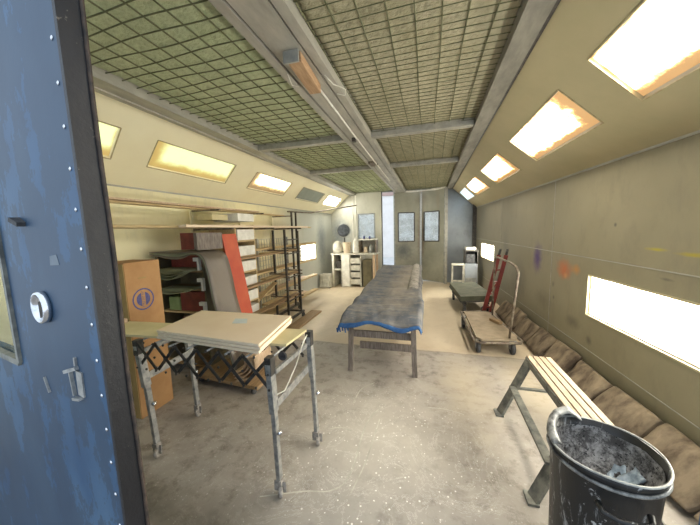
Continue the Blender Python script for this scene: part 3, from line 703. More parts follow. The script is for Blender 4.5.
MB().tube([(.97, 4.70, .20), (.965, 4.66, .7), (.96, 4.58, 1.10), (.955, 4.50, 1.165), (.95, 4.36, 1.175), (.95, 3.70, 1.175), (.955, 3.52, 1.155), (.965, 3.46, 1.09), (.965, 3.60, .6), (.97, 3.74, .215)], .014, 10).build('push_handle', 'rust', e)
for (x, y) in ((.54, 4.66), (.62, 3.76), (1.02, 3.78), (.90, 4.72)):
    wl = MB().wheel((x, y, .088), .087, .046).build('wheel', 'rubber', e)
    MB().bb(x - .032, x - .025, y - .025, y + .025, .07, .19).bb(x + .025, x + .032, y - .025, y + .025, .07, .19).bb(x - .035, x + .035, y - .04, y + .04, .185, .196).build('fork', 'steel_leg', wl)
tag(MB().bar((.90, 4.42, .249), (.99, 4.26, .249), .07, .04, bev=.004).build('wood_offcut', 'lumber_dark'), 'small dark wood offcut lying on the platform cart', 'offcut')

# red hand truck leaning behind the cart
e = thing('hand_truck', (1.05, 5.3, 0), 'dark red hand truck with black grips leaning against the right wall behind the cart', 'hand truck')
for dx, dy in ((0, 0), (.11, -.03)):
    a = Vector((.93 + dx, 5.24 + dy, .08)); b = Vector((1.13 + dx * .9, 5.12 + dy, 1.14))
    p = MB().bar(a, b, .060, .035, (0, 1, 0), .004).build('rail', 'red', e)
    MB().tube([b, b + (b - a).normalized() * .10], .019, 10).build('grip', 'rubber', p)
    MB().wheel((a.x + .02, a.y + .06, .10), .10, .05).build('wheel', 'rubber', e)
a = Vector((.93, 5.24, .08)); b = Vector((1.13, 5.12, 1.14))
for k in (.12, .35, .55, .75):
    p = a.lerp(b, k); MB().bar(p + Vector((0, 0, .0)), p + Vector((.105, -.03, .02)), .03, .02).build('crossbar', 'red', e)
MB().bar(a.lerp(b, .30), a.lerp(b, .62) + Vector((.105, -.03, 0)), .04, .02).build('diagonal_brace', 'red', e)
MB().bb(.84, 1.10, 5.02, 5.22, .012, .022).build('toe_plate', 'red', e)

# green flatbed cart behind
e = thing('flatbed_cart', (.78, 5.95, 0), 'low dark green flatbed cart behind the platform cart', 'cart')
gp = [(.47, 6.72, .27), (1.02, 6.78, .27), (1.17, 5.50, .27), (.57, 5.34, .27)]
MB().prism(gp, (0, 0, .085)).build('deck', 'green_deck', e)
MB().tube([Vector(p) + Vector((0, 0, -.012)) for p in gp + [gp[0]]], .014, 8, False).build('frame_rail', 'dark_metal', e)
for x, y in ((.54, 6.5), (.65, 5.50), (1.06, 5.60), (.95, 6.55)):
    wl = MB().wheel((x, y, .085), .085, .045).build('wheel', 'rubber', e)
    MB().bb(x - .035, x + .035, y - .035, y + .035, .17, .262).build('fork', 'dark_metal', wl)

# things in the far right corner
e = thing('stool', (.72, 7.5, 0), 'small white metal stool in the far right corner', 'stool')
MB().bb(.57, .87, 7.40, 7.66, .66, .69, .004).build('seat', 'dirty_white', e)
for x in (.585, .855):
    for y in (7.415, 7.645): MB().bar((x, y, .66), (x, y, .0), .025, .025).build('leg', 'dirty_white', e)
MB().bb(.58, .86, 7.41, 7.43, .25, .28).build('rail', 'dirty_white', e)
e = thing('floor_cabinet', (1.02, 7.8, 0), 'grey metal cabinet with a dark open top bay in the far right corner', 'cabinet')
MB().bb(.90, 1.20, 7.6, 8.0, 0, .68).build('body', 'blue_steel', e)
MB().bb(.90, 1.20, 7.99, 8.0, .68, 1.0).bb(1.185, 1.2, 7.6, 7.99, .68, 1.0).bb(.90, .915, 7.62, 7.99, .68, 1.0).build('bay', 'dark_metal', e)
MB().bb(.88, 1.21, 7.58, 8.0, 1.0, 1.025).build('top', 'dark_metal', e)
MB().bb(.915, 1.18, 7.592, 7.6, .05, .32).build('door', 'grey_metal', e)
tag(MB().bb(.92, 1.15, 7.62, 7.9, 1.027, 1.10, .006).build('white_box', 'white'), 'flat white box on top of the metal cabinet in the far right corner', 'box')
tag(MB().bb(.93, 1.15, 7.66, 7.95, .682, .93, .01).build('black_bin', 'rubber'), 'black bin inside the open bay of the far right cabinet', 'bin')

# ------------------------------------------------------------------ blanket table
e = thing('padded_table', (-.6, 4.8, 0), 'long low worn wooden table in the middle of the booth under a moving blanket', 'table')
def tx(y, s):   # drift of the table to the left with distance
    return (-.87 - .05 * (y - 2.96) if s < 0 else -.14 - .015 * (y - 2.96))
for y in (2.96, 4.7, 6.35):
    for s in (-1, 1):
        x = tx(y, s)
        MB().bar((x + s * .03 * 0, y, 0), (x - s * .02, y, .615), .055, .045, (0, 1, 0), .003).build('leg', 'old_wood', e)
    MB().bar((tx(y, -1), y + .03, .44), (tx(y, 1), y + .03, .44), .03, .075).build('upper_stretcher', 'old_wood', e)
    if y < 4: MB().bar((tx(y, -1) + .05, y + .28, .20), (tx(y, 1), y + .28, .20), .03, .085).build('lower_stretcher', 'old_wood', e)
for s in (-1, 1):
    MB().bar((tx(2.9, s) - s * .05, 2.93, .575), (tx(6.45, s) - s * .05, 6.45, .575), .035, .07).build('side_rail', 'old_wood', e)
MB().prism([(tx(2.9, -1) - .02, 2.92, .605), (tx(2.9, 1) + .02, 2.92, .605), (tx(6.5, 1) + .02, 6.5, .605), (tx(6.5, -1) - .02, 6.5, .605)], (0, 0, .02)).build('tabletop', 'old_wood', e)
def blank(u, v_):
    y = 2.80 + 3.80 * v_; xc = (tx(y, -1) + tx(y, 1)) / 2; hw = .445 + .02 * v_
    if v_ > .9: hw *= 1
    x = xc + (u - .5) * 2 * hw + .012 * math.sin(y * 4)
    uu = (u - .5) * 2
    z = .660 + .03 * abs(uu) ** 2 + .05 * max(0, v_ - .75) / .25 + .03 * v_
    # longitudinal folds and sag
    z += .016 * noise.noise(Vector((x * 5, y * 3.0, 0))) + .010 * noise.noise(Vector((x * 14, y * 6, 2))) + .013 * math.sin(y * 11 + x * 2 + 3 * noise.noise(Vector((x * 1.5, y * .8, 0))))
    fr_ = max(0, 1 - v_ * 26)     # wavy hanging front hem
    z += fr_ * (-.035 + .035 * math.sin(uu * 4.2 + 2.2) + .035 * uu * 0)
    ed = max(0, abs(uu) - .90) / .10
    z -= ed ** 2 * (.055 + .03 * math.sin(y * 5))
    return Vector((x, y, z))
e2 = thing('moving_blanket', (-.6, 4.7, .66), 'dusty dark blue-grey quilted moving blanket spread over the long low table', 'blanket')
MB().sheet(blank, 60, 150, -.012).build('quilted_cloth', 'blanket', e2)
def hem(u, v_):
    p = blank(u, 0); return Vector((p.x, p.y - .012 - .006 * math.sin(v_ * 3), p.z + .016 - v_ * (.040 + .010 * math.sin(u * 11))))
MB().sheet(hem, 60, 4, .008).build('blue_hem', 'blanket_blue', e2)
m = MB()
for k in range(5):
    x = -.965 + k * .03; z = blank(.02 + k * .03, 0).z - .02
    m.bar((x, 2.785, z), (x + .01, 2.775, z - .045 - .02 * (k % 2)), .014, .006, (0, 1, 0))
m.build('frayed_corner', ['blanket_blue'], e2)
# second folded blanket heaped at right far edge
def heap(u, v_):
    y = 4.2 + 2.4 * v_; x = -.30 + .15 * u - .02 * (y - 4.2)
    z = .705 + .02 * v_ + .06 * math.sin(math.pi * u) ** .6 * (.6 + .4 * math.sin(v_ * 9)) + .03 * v_ + .015 * noise.noise(Vector((x * 12, y * 6, 4)))
    return Vector((x, y, z))
tag(MB().sheet(heap, 12, 60, .02).build('dust_sheet', 'drop_cloth'), 'crumpled tan dust sheet heaped along the right edge of the blanket', 'dust sheet')

# ------------------------------------------------------------------ conveyor table
e = thing('expanding_conveyor', (-1.4, 1.6, 0), 'steel expanding conveyor stand with scissor lattice sides on four casters, left foreground', 'conveyor stand')
LEG = [((-1.97, 1.40), (-1.93, 1.42)), ((-.895, 1.36), (-.885, 1.37)), ((-.84, 1.80), (-.82, 1.81)), ((-2.02, 1.85), (-2.0, 1.87))]
for (xt, yt), (xb, yb) in LEG:
    m = MB(); m.bar((xt, yt, .86), ((xt + xb) / 2, (yt + yb) / 2, .55), .052, .036, (1, 0, 0), .003); lg = m.bar(((xt + xb) / 2, (yt + yb) / 2, .60), (xb, yb, .10), .036, .028, (1, 0, 0), .003).build('leg', 'steel_leg', e)
    MB().bar((xt, yt, .90), (xt, yt, .79), .05, .044, (1, 0, 0), .004).build('corner_bracket', 'dark_metal', lg)
    MB().wheel((xb + .012, yb - .012, .036), .036, .026, (.9, .4, 0)).build('caster_wheel', 'caster_grey', lg)
    MB().bb(xb - .022, xb + .022, yb - .022, yb + .018, .072, .105).bar((xb - .022, yb, .09), (xb - .018, yb - .01, .03), .006, .03, (1, 0, 0)).bar((xb + .028, yb, .09), (xb + .034, yb - .01, .03), .006, .03, (1, 0, 0)).build('caster_fork', 'caster_grey', lg)
    MB().lathe([(.016, 0), (.016, .012), (.008, .018), (0, .02)], (xb + .02, yb - .005, .42), (1, -.3, 0), 12).build('clamp_knob', 'chrome', lg)
for ya, yb, lab in ((1.385, 1.345, 'front'), (1.86, 1.80, 'back')):
    m = MB(); xa, xb = -1.97, -.895; n = 6; st = (xb - xa) / n
    for layer, ph in ((0, 0), (.010, 1)):
        for k in range(-0, n):
            x0 = xa + k * st; x1 = x0 + st
            y0_ = ya + (yb - ya) * k / n; y1_ = ya + (yb - ya) * (k + 1) / n
            za, zb_ = (.895, .705) if ph == 0 else (.705, .895)
            # long diagonals spanning two bays where possible
            m.bar((x0, y0_ + layer, za), (x1, y1_ + layer, zb_), .020, .006, (0, 1, 0))
            xm = x0 + st / 2
            if False: m.bar((x0 + st / 2, y0_ + layer + .004, .80 + (za - .80)), (x1 + st / 2, y1_ + layer + .004, .80 + (zb_ - .80)), .022, .006, (0, 1, 0))
    for k in range(n * 2 + 1):
        x = xa + k * st / 2; y = ya + (yb - ya) * k / n / 2
        for z in (.895, .80, .705): m.lathe([(.008, 0), (.008, .006), (0, .008)], (x, y - .006, z), (0, -1, 0), 8)
    m.build('scissor_lattice', 'dark_metal', e)
for k in range(8):
    x = -1.97 + 1.075 * k / 7; MB().tube([(x, 1.385 - .04 * k / 7, .885), (x, 1.855 - .06 * k / 7, .885)], .007, 8).build('roller_axle', 'steel_leg', e)
for x, ya, yb in ((-.875, 1.38, 1.79), (-1.985, 1.42, 1.84)):
    MB().bar((x, ya, .60), (x + .02, yb, .62), .014, .05, bev=.002).build('end_rail', 'steel_leg', e)
    MB().bar((x, ya, .80), (x + .02, yb, .80), .02, .03, bev=.002).build('end_rail', 'steel_leg', e)
MB().tube([(-.87, 1.37, .66), (-.86, 1.45, .64), (-.855, 1.6, .73), (-.85, 1.72, .85), (-.845, 1.78, .88)], .005, 6).build('bungee_cord', 'dirty_white', e)
MB().wheel((-.89, 1.50, .84), .028, .02, (0, 1, 0)).build('end_roller', 'rubber', e)

# boards on it
m = MB().prism([(-2.36, 1.40, .905), (-.86, 1.50, .905), (-.845, 1.77, .905), (-2.40, 1.66, .905)], (0, 0, .016))
tag(m.build('long_board', 'olive_board'), 'long pale olive board lying across the conveyor stand under the stacked panels', 'board')
tag(MB().bar((-2.385, 1.45, .94), (-2.39, 1.63, .94), .03, .035, bev=.003).build('scrap_block', 'pink_wood'), 'small orange wood scrap at the left end of the long olive board', 'wood scrap')
offs = [(0, 0), (.008, .004), (-.004, .008)]; names = ['lowest', 'middle', 'topmost']
for k in range(3):
    z = .9225 + k * .0195; ox, oy = offs[k]
    pts = [(-1.79 + ox, 1.40 + oy), (-.945 + ox, 1.335 + oy), (-1.02 + ox, 1.875 + oy), (-1.86 + ox, 1.87 + oy)]
    m = MB(); m.mi = 1; m.prism([(x, y, z) for x, y in pts], (0, 0, .0165))
    m.bm.faces.ensure_lookup_table()
    for f in m.bm.faces:
        f.normal_update()
        if abs(f.normal.z) > .9: f.material_index = 0
    tag(m.build('cabinet_panel', ['mdf', 'mdf_edge']), '%s of the three cream panels stacked on the conveyor stand' % names[k], 'panel', 'cream panels stacked on the conveyor stand')
tag(MB().prism([(-1.36, 1.63, .9790), (-1.255, 1.655, .9790), (-1.315, 1.745, .9790), (-1.41, 1.73, .9790)], (0, 0, .0015)).build('paper_slip', 'paper'), 'small blue-grey paper slip on top of the cream panels', 'paper')

# ------------------------------------------------------------------ tall cardboard box
e = thing('cardboard_box', (-2.62, 1.86, 0), 'tall narrow brown cardboard box with a round blue emblem, behind the conveyor stand', 'box')
m = MB(); m.bb(-2.78, -2.45, 1.70, 2.02, 0, 1.40, .004).build('carton', 'card', e)
MB().bb(-2.785, -2.455, 1.694, 1.70, .01, 1.39).build('side_panel', 'card_side', e)
def ringm(mb, c, r0, r1, x, n=40):
    A = [(mb.bm.verts.new(Vector((x, c[0] + r0 * math.cos(a), c[1] + r0 * math.sin(a)))), mb.bm.verts.new(Vector((x, c[0] + r1 * math.cos(a), c[1] + r1 * math.sin(a))))) for a in [2 * math.pi * k / n for k in range(n)]]
    for k in range(n): mb.bm.faces.new((A[k][0], A[(k + 1) % n][0], A[(k + 1) % n][1], A[k][1]))
m = MB(); lc = (1.835, 1.065); ringm(m, lc, .085, .098, -2.4485); ringm(m, lc, .001, .062, -2.4485)
m.build('emblem', 'ink', e)
m = MB(); m.bb(-2.4483, -2.4475, lc[0] - .017, lc[0] + .017, lc[1] - .085, lc[1] + .085).build('emblem_band', 'card', e)
m = MB()
for k in range(7):    # upright lettering in the band, too small to read in the photo
    z = lc[1] + .066 - k * .0215
    m.bb(-2.4474, -2.4468, lc[0] - .011, lc[0] + .011, z - .007, z - .004).bb(-2.4474, -2.4468, lc[0] - .011, lc[0] - .007, z - .007, z + .007)
    if k % 2: m.bb(-2.4474, -2.4468, lc[0] - .011, lc[0] + .011, z + .004, z + .007)
m.build('emblem_letters', 'ink', e)
MB().bb(-2.449, -2.4482, 1.81, 1.88, 1.25, 1.262).build('printed_mark', 'card_side', e)

# ------------------------------------------------------------------ open shelf with red boxes, draped sheets
e = thing('open_shelf', (-2.72, 2.75, 0), 'dark open shelf unit behind the cardboard box', 'shelf')
sx0, sx1, sy0, sy1 = -3.08, -2.40, 2.50, 2.80
MB().bb(sx0, sx0 + .02, sy0, sy1, 0, 1.40).build('side_panel', 'cabinet_dark', e); MB().bb(sx1 - .02, sx1, sy0, sy1, 0, 1.40).build('side_panel', 'cabinet_dark', e)
MB().bb(sx0 + .02, sx1 - .02, sy1 - .01, sy1, 0, 1.39).build('back_panel', 'cabinet_dark', e)
for z in (.08, .42, .72, .99, 1.20, 1.395): MB().bb(sx0 + .02, sx1 - .02, sy0, sy1 - .01, z, z + .016).build('shelf_board', 'lumber_dark' if z != .72 else 'lumber', e)
labs = ['red box standing on the laminate sheets at the top of the dark shelf', 'dark red box in the shelf bay just under the laminate sheets', 'dark red box in the middle bay of the dark shelf', 'red box in a lower bay of the dark shelf']
for k, (z, h, x0, x1) in enumerate(((1.454, .19, -2.72, -2.46), (1.218, .165, -3.02, -2.44), (.738, .23, -2.80, -2.44), (.438, .22, -2.8, -2.44))):
    tag(MB().bb(x0, x1, sy0 + (.03 if k != 1 else .15), 2.78, z, z + h, .004).build('red_box', 'red'), labs[k], 'box')
tag(MB().bb(-2.98, -2.82, 2.53, 2.76, .738, .90, .01).build('green_box', 'green_box'), 'small green box in the middle bay of the dark shelf', 'box')
for k, (x, z) in enumerate(((-2.45, 1.30), (-2.42, 1.07), (-2.42, .80))):
    m = MB().bb(x, x + .025, 2.46, 2.495, z - .07, z + .07).bb(x - .05, x, 2.46, 2.495, z + .03, z + .07)
    tag(m.build('bracket', 'white'), ('upper', 'middle', 'lower')[k] + ' white metal bracket on the front edge of the dark shelf', 'bracket')
def smooth(pts, u):
    f = min(u, .99999) * (len(pts) - 1); i = int(f); q = f - i
    a = pts[max(i - 1, 0)]; b = pts[i]; c = pts[i + 1]; d = pts[min(i + 2, len(pts) - 1)]
    return .5 * ((2 * b) + (c - a) * q + (2 * a - 5 * b + 4 * c - d) * q * q + (3 * b - a - 3 * c + d) * q ** 3)
def drape(k):
    o = k * .011
    pts = [Vector(p) for p in ((-3.04, 2.40, 1.436 - o), (-2.90, 2.40, 1.434 - o - .010 * k), (-2.75, 2.40, 1.430 - o - .022 * k), (-2.60, 2.40, 1.430 - o - .02 * k), (-2.46, 2.40, 1.436 - o), (-2.36 - o * .5, 2.40, 1.425 - o), (-2.295 - o, 2.40, 1.37 - o), (-2.262 - o, 2.40, 1.27),
                               (-2.235 - o, 2.40, 1.13), (-2.19 - o, 2.385, .92), (-2.12 - o, 2.37, .68), (-2.02 - o, 2.35, .42), (-1.94 - o, 2.33, .17))]
    def f(u, v_):
        p = smooth(pts, u) + Vector((0, .35 * v_, 0))
        if p.y > 2.46 and p.x < -2.39: p.z = max(p.z, 1.421 + (2 - k) * .009)
        return p
    return f
for k in range(3):
    tag(MB().sheet(drape(k), 48, 5, .007).build('laminate_sheet', ('laminate', 'laminate_green', 'laminate')[k]), ('outermost grey', 'middle greenish', 'innermost grey')[k] + ' laminate sheet lying on the shelf and bending down to the floor', 'laminate sheet', 'laminate sheets bending off the shelf')
for k, (z, sag) in enumerate(((1.233, .055), (1.224, .085), (1.242, .035), (1.014, .03))):
    def f(u, v_, z=z, sag=sag):
        y = 2.34 + .29 * v_
        w_ = min(1, max(0, (2.49 - y) / .05))
        return Vector((-3.0 + .485 * u, y, z - w_ * sag * math.sin(math.pi * u) ** 1.3))
    tag(MB().sheet(f, 20, 12, .005).build('laminate_offcut', 'laminate_green'), ('third', 'lowest sagging', 'topmost', 'flattest')[k] + ' green-grey laminate offcut sticking out of the front of the dark shelf', 'laminate offcut')
# red-orange board leaning beside
tag(bevel_mod(MB().prism([(-2.40, 2.82, 1.62), (-2.37, 3.04, 1.62), (-2.08, 3.00, .05), (-2.11, 2.775, .05)], (-.035, .008, -.004)).build('orange_board', 'orange')), 'tall orange-red board leaning beside the grey laminate sheets', 'board')
tag(bevel_mod(MB().prism([(-2.40, 2.44, 1.452), (-2.36, 2.78, 1.452), (-2.36, 2.78, 1.64), (-2.40, 2.44, 1.64)], (-.05, .006, 0)).build('grey_board', 'old_wood')), 'grey-brown panel standing on the laminate sheets left of the orange-red board', 'board')
# dolly of curved sheets on the floor behind the conveyor
e = thing('wood_dolly', (-2.0, 2.45, 0), 'low wooden dolly on the floor behind the conveyor stand', 'dolly')
MB().prism([(-2.50, 2.30, .08), (-1.62, 2.22, .08), (-1.60, 2.55, .08), (-2.48, 2.72, .08)], (0, 0, .035)).build('deck', 'lumber_dark', e)
for x, y in ((-1.70, 2.28), (-1.68, 2.48), (-2.42, 2.36), (-2.42, 2.62)): MB().wheel((x, y, .036), .036, .03).build('wheel', 'rubber', e)
for k in range(4):
    def cs(u, v_, k=k):
        a = -math.pi * .5 + u * math.pi * .62; r = .20 - k * .022
        return Vector((-1.90 + r * math.cos(a) * 1.2 - .02 * k, 2.26 + .30 * v_ + .01 * k, .325 + r * math.sin(a)))
    tag(MB().sheet(cs, 16, 3, .008).build('curved_offcut', 'pink_wood'), ('outermost', 'second', 'third', 'innermost')[k] + ' curved pinkish wood sheet nested on the low dolly', 'wood sheet', 'curved wood sheets on the dolly')

# ------------------------------------------------------------------ white drawer stack + lumber rack
zz = [.44, .66, .88, 1.10, 1.32, 1.54]
e = thing('tier_stand', (-2.68, 3.48, 0), 'pale wood stand with tiers behind the orange-red board', 'stand')
for y in (3.20, 3.62): MB().bb(-2.92, -2.50, y - .012, y + .012, 0, 1.74).build('side_frame', 'lumber', e)
for z in zz: MB().bb(-2.92, -2.50, 3.21, 3.61, z - .035, z - .012).build('tier', 'lumber', e)
for k, z in enumerate(zz):
    tag(MB().bb(-2.90, -2.49, 3.225, 3.60, z - .011, z + .125 + .01 * (k % 2), .003).build('white_carton', 'white'), 'white carton in the tiered wood stand, %s tier from the bottom' % ['first', 'second', 'third', 'fourth', 'fifth', 'top'][k], 'carton', 'white cartons in the tiered stand')
tag(MB().bb(-2.92, -2.52, 3.30, 3.66, 1.79, 1.90, .004).build('white_carton', 'white'), 'white carton lying on the upper lumber arms', 'carton')
tag(MB().bb(-2.90, -2.66, 2.98, 3.27, 1.805, 1.88, .004).build('olive_box', 'olive_board'), 'flat olive box between the top boards of the lumber rack', 'box')

e = thing('lumber_rack', (-2.9, 3.4, 0), 'wall-side steel rack whose arms carry the long top boards', 'rack')
for y in (1.62, 3.06, 4.05, 5.05):
    MB().bb(-3.08, -3.04, y - .02, y + .02, 0, 2.0).build('upright', 'cream_l', e)
    MB().bb(-3.07, -2.42, y - .015, y + .015, 1.675, 1.70).build('arm', 'rust', e)
    MB().bb(-3.07, -2.60, y - .015, y + .015, 1.925, 1.945).build('arm', 'rust', e)
top = [(-2.66, 1.45, 3.95, 1.946, .018, 'pink_wood', .10, 'pinkish board on the highest rack arms, nearest the aisle'),
       (-2.90, 1.50, 5.2, 1.946, .02, 'lumber', .10, 'plain board on the highest rack arms, against the wall'),
       (-2.48, 2.35, 5.4, 1.702, .028, 'mdf', .10, 'cream long board on the second rack arms, sticking out over the aisle'),
       (-2.62, 1.50, 5.9, 1.702, .020, 'lumber', .09, 'long plank on the second rack arms, second from the aisle'),
       (-2.78, 1.55, 6.2, 1.702, .035, 'olive_board', .10, 'thick olive plank on the second rack arms, third from the aisle'),
       (-2.96, 1.50, 6.3, 1.702, .025, 'lumber', .09, 'plank on the second rack arms beside the wall')]
for x, y0, y1, z, h, mt, wd, lab in top:
    tag(MB().bb(x - wd / 2, x + wd / 2, y0, y1, z, z + h, .002).build('long_board', mt), lab, 'board', 'boards on the upper rack arms')

# two-post wheeled rack with level arms
e = thing('wheeled_rack', (-2.45, 4.55, 0), 'dark tubular wheeled rack holding boards on many levels', 'rack')
FZ = [.46, .87, 1.28]; BZ = [.17, .54, .93, 1.33, 1.72]
for x, y, z0, z1 in ((-2.30, 4.16, .13, 1.66), (-2.30, 4.64, .13, 1.64), (-2.60, 4.30, .13, 1.66), (-2.60, 5.02, .13, 2.02), (-2.62, 5.24, .13, 2.02)):
    MB().bar((x, y, z0), (x, y, z1), .03, .03, (1, 0, 0)).build('post', 'dark_metal', e)
MB().bar((-2.30, 3.80, .12), (-2.30, 4.75, .12), .035, .035).bar((-2.62, 3.80, .12), (-2.62, 5.3, .12), .035, .035).bar((-2.30, 3.83, .12), (-2.62, 3.83, .12), .03, .03).bar((-2.30, 4.72, .12), (-2.62, 4.72, .12), .03, .03).build('base_frame', 'dark_metal', e)
for x, y in ((-2.30, 3.84), (-2.30, 4.72), (-2.62, 3.84), (-2.62, 5.22)): MB().wheel((x, y, .05), .05, .03).build('caster_wheel', 'rubber', e)
for z in (.50, .9, 1.31, 1.55): MB().bar((-2.30, 4.16, z - .06), (-2.30, 4.64, z - .06), .015, .02).build('rung', 'dark_metal', e)
for z in FZ + [1.33, .93, .54]:
    for y in (4.16, 4.64): MB().bar((-2.24, y, z - .012), (-2.62, y, z - .012), .015, .018).build('arm', 'rust', e)
for z in BZ[:4]:
    for y in (4.30, 5.13): MB().bar((-2.58, y, z - .012), (-2.94, y, z - .012), .015, .018).build('arm', 'rust', e)
lv = ['lowest', 'middle', 'highest']
for k, z in enumerate(FZ):
    tag(MB().bb(-2.44, -2.325 + .0, 3.0, 4.70, z, z + .022, .002).build('stacked_board', 'lumber_dark'), 'dark board on the front arms of the wheeled rack, %s of the dark ones' % lv[k], 'board', 'boards on the wheeled rack')
    tag(MB().bb(-2.57, -2.46, 3.8, 4.9, z, z + .028, .002).build('stacked_board', 'lumber'), 'pale board just behind the %s dark board of the wheeled rack' % lv[k], 'board', 'boards on the wheeled rack')
lb = ['lowest', 'second lowest', 'middle', 'second highest']
for k, z in enumerate(BZ[:4]):
    tag(MB().bb(-2.78, -2.66, 3.80, 6.35, z, z + .035, .002).build('stacked_board', 'lumber'), '%s of the long boards on the wall side of the wheeled rack' % lb[k], 'board', 'boards on the wheeled rack')
    tag(MB().bb(-2.93, -2.80, 3.90, 6.1, z, z + .022, .002).build('stacked_board', 'pink_wood'), 'pinkish board beside the %s wall-side board of the wheeled rack' % lb[k], 'board', 'boards on the wheeled rack')
tag(MB().bar((-2.53, 3.6, .58), (-2.50, 4.12, .78), .09, .015).build('loose_plank', 'lumber'), 'loose pale slat slanting between two levels of the wheeled rack', 'slat')
tag(MB().bb(-2.30, -2.08, 3.6, 5.1, 0.0, .028, .002).build('floor_board', 'lumber_dark'), 'dark board lying on the floor beside the wheeled rack', 'board')
# wire storage grid behind the rack
e = thing('wire_grid_panel', (-3.0, 5.6, 0), 'pale wire grid panel standing at the left wall behind the wheeled rack', 'wire panel')
m = MB()
for k in range(13): m.bar((-2.99, 4.4 + k * .09, .2), (-3.02, 4.4 + k * .09, 1.5), .006, .006, (0, 1, 0))
m.build('upright_wires', 'galv', e); m = MB()
for k in range(14): m.bar((-2.995, 4.38, .2 + k * .1), (-2.995, 5.50, .2 + k * .1), .006, .006)
m.build('level_wires', 'galv', e)
for y in (4.385, 5.505): MB().bb(-3.02, -2.97, y - .015, y + .015, 0, 1.52).build('end_post', 'galv', e)

# ------------------------------------------------------------------ workbench at the back left
e = thing('workbench', (-2.05, 7.8, 0), 'cluttered whitish workbench at the back wall left of the open slit', 'workbench')
MB().bb(-2.72, -1.40, 7.55, 8.15, .93, .97, .004).build('top', 'dirty_white', e)
MB().bb(-2.70, -2.64, 7.57, 8.1, 0, .93).bb(-2.42, -2.38, 7.57, 8.1, 0, .93).bb(-2.64, -2.42, 8.08, 8.1, 0, .93).bb(-2.64, -2.42, 7.57, 8.08, .48, .52).build('left_pedestal', 'dirty_white', e)
MB().bb(-2.38, -2.17, 7.53, 7.56, .02, .93).build('white_panel', 'white', e)
MB().bb(-2.17, -2.14, 7.57, 8.1, 0, .93).bb(-1.86, -1.84, 7.57, 8.1, 0, .93).bb(-2.14, -1.86, 8.08, 8.1, 0, .93).build('drawer_pedestal', 'dirty_white', e)
for z in (.08, .28, .48, .68): MB().bb(-2.135, -1.865, 7.565, 8.0, z, z + .15, .003).build('drawer', 'dirty_white', e)
MB().bb(-1.50, -1.44, 7.57, 7.63, 0, .93).bb(-1.50, -1.44, 8.05, 8.11, 0, .93).build('leg', 'pink_wood', e)
tag(MB().bb(-1.80, -1.55, 7.60, 7.9, .30, .90, .01).build('brown_crate', 'cabinet_dark'), 'dark brown crate hanging under the right part of the back workbench', 'crate') if False else None
tag(MB().bb(-1.80, -1.54, 7.60, 7.95, 0, .78, .01).build('brown_cabinet', 'cabinet_dark'), 'dark brown cabinet under the right part of the back workbench', 'cabinet')
tag(MB().bb(-2.60, -2.45, 7.66, 7.95, .522, .74, .01).build('black_tin', 'dark_metal'), 'black tin in the left opening of the back workbench', 'tin')
# crate leaning left
e = thing('slatted_crate', (-2.85, 7.45, 0), 'small whitish slatted crate on the floor left of the back workbench', 'crate')
m = MB()
for k in range(6):
    x = -2.98 + k * .048; m.bar((x, 7.30, .02), (x, 7.34, .40), .038, .012, (0, 1, 0))
m.bar((-3.0, 7.29, .38), (-2.71, 7.29, .38), .02, .04).bar((-3.0, 7.29, .06), (-2.71, 7.29, .06), .02, .04).build('front_slats', 'dirty_white', e)
MB().bb(-3.0, -2.98, 7.32, 7.6, 0, .39).bb(-2.73, -2.71, 7.32, 7.6, 0, .39).bb(-3.0, -2.71, 7.59, 7.6, 0, .39).build('sides', 'dirty_white', e)
# things on the bench
e = thing('dust_fan', (-2.45, 8.0, .97), 'round dark fan on a stand at the back of the workbench', 'fan')
MB().lathe([(.0, .05), (.10, .05), (.19, .03), (.20, 0), (.19, -.05), (.10, -.09), (.0, -.09)], (-2.45, 8.05, 1.62), (.3, -1, 0), 24).build('drum', 'brown_fan', e)
MB().bar((-2.45, 8.08, .97), (-2.45, 8.08, 1.48), .03, .03, (1, 0, 0)).bb(-2.55, -2.35, 8.0, 8.12, .971, .99).build('stand', 'dark_metal', e)
MB().tube([(-2.45 + .2 * math.cos(a) * .96, 7.99 + .2 * math.cos(a) * .28, 1.62 + .2 * math.sin(a)) for a in [2 * math.pi * k / 24 for k in range(25)]], .012, 8, False).build('guard_ring', 'grey_metal', e)
tag(MB().lathe([(.07, 0), (.13, .03), (.15, .14), (.13, .26), (.07, .33), (.03, .35), (.0, .35)], (-2.56, 7.72, .972), (0, 0, 1), 20).build('white_sack', 'dirty_white'), 'round white sack on the left end of the back workbench', 'sack')
tag(MB().lathe([(.09, 0), (.10, .02), (.12, .26), (.125, .31), (.115, .31), (.10, .04), (0, .03)], (-2.27, 7.70, .972), (0, 0, 1), 20).build('beige_bucket', 'beige'), 'beige bucket between the white items on the back workbench', 'bucket')
e = thing('white_jug', (-2.02, 7.72, .972), 'tall white jug right of the bucket on the back workbench', 'jug')
MB().lathe([(.07, 0), (.085, .02), (.085, .26), (.05, .36), (.03, .40), (.03, .44), (0, .44)], (-2.02, 7.72, .972), (0, 0, 1), 16).build('body', 'white', e)
MB().tube([(-2.02, 7.655, 1.30), (-2.02, 7.60, 1.27), (-2.02, 7.60, 1.14), (-2.02, 7.635, 1.10)], .012, 8).build('handle', 'white', e)
e = thing('bench_shelf', (-1.68, 7.85, .97), 'small shelf standing on the right end of the back workbench', 'shelf')
MB().bb(-1.92, -1.42, 7.70, 8.05, 1.33, 1.36).build('top', 'white', e)
for x in (-1.905, -1.44): MB().bb(x - .015, x + .02, 7.72, 8.03, .972, 1.33).build('side', 'rust', e)
MB().bb(-1.92, -1.42, 8.03, 8.05, .972, 1.33).build('back', 'dirty_white', e)
labs = ['left', 'right']
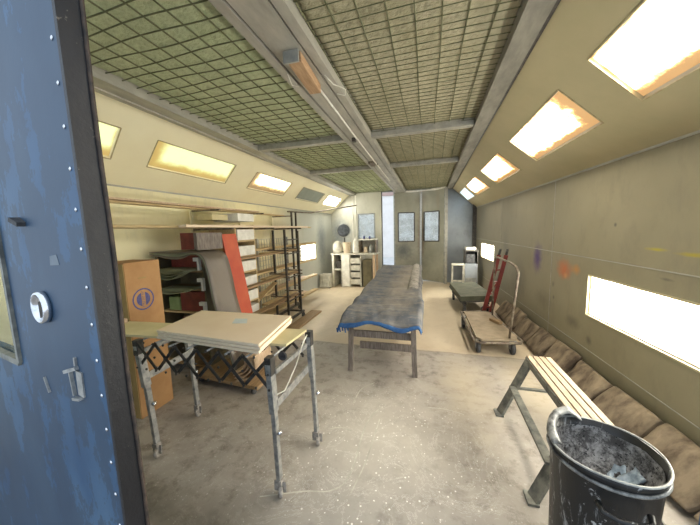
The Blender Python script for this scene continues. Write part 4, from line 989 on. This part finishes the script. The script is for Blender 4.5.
for k, (x, h, mt) in enumerate(((-1.75, .16, 'beige'), (-1.58, .22, 'grey_metal'))):
    tag(MB().lathe([(.055, 0), (.06, .01), (.06, h), (.05, h + .01), (0, h + .01)], (x, 7.82, .972), (0, 0, 1), 16).build('paint_tin', mt), '%s small tin under the bench-top shelf at the back' % labs[k], 'tin')
for k, (x, h) in enumerate(((-1.78, .07), (-1.62, .06))):
    tag(MB().lathe([(.03, 0), (.03, h), (.015, h + .02), (0, h + .02)], (x, 7.8, 1.362), (0, 0, 1), 12).build('spray_bottle', 'ink'), '%s small dark bottle on top of the bench-top shelf' % labs[k], 'bottle')

# ------------------------------------------------------------------ drips and scratches on the floor
def streak(pts, w_, lab):
    P = [Vector((x, y, .0006)) for x, y in pts]; m = MB(); n = 30
    def cr(f):
        f *= len(P) - 1; i = min(int(f), len(P) - 2); q = f - i
        a, b, c, d = P[max(i - 1, 0)], P[i], P[i + 1], P[min(i + 2, len(P) - 1)]
        return .5 * ((2 * b) + (c - a) * q + (2 * a - 5 * b + 4 * c - d) * q * q + (3 * b - a - 3 * c + d) * q ** 3)
    A = []
    for k in range(n + 1):
        c = cr(k / n); d = (cr(min(1, k / n + .01)) - cr(max(0, k / n - .01))).normalized(); s = Vector((-d.y, d.x, 0)) * w_ * (.5 + .5 * noise.noise(Vector((k * .7, w_ * 99, lab)) ) + .3)
        A.append((m.bm.verts.new(c - s), m.bm.verts.new(c + s)))
    for k in range(n): m.bm.faces.new((A[k][0], A[k][1], A[k + 1][1], A[k + 1][0]))
    o = m.build('paint_drip', 'dirty_white', bpy.data.objects['floor'])
    return o
streak([(-1.0, 1.32), (-.75, 1.42), (-.58, 1.47), (-.50, 1.62), (-.50, 2.1), (-.42, 2.35)], .006, 1)
streak([(-.78, 1.98), (-.70, 2.02), (-.60, 2.0)], .007, 2)
streak([(-.68, 2.35), (-.66, 2.6), (-.55, 2.75)], .006, 3)
streak([(-.46, 1.48), (-.42, 1.75), (-.40, 2.2)], .005, 4)
streak([(.0, 2.45), (.15, 2.46), (.30, 2.42)], .004, 5)
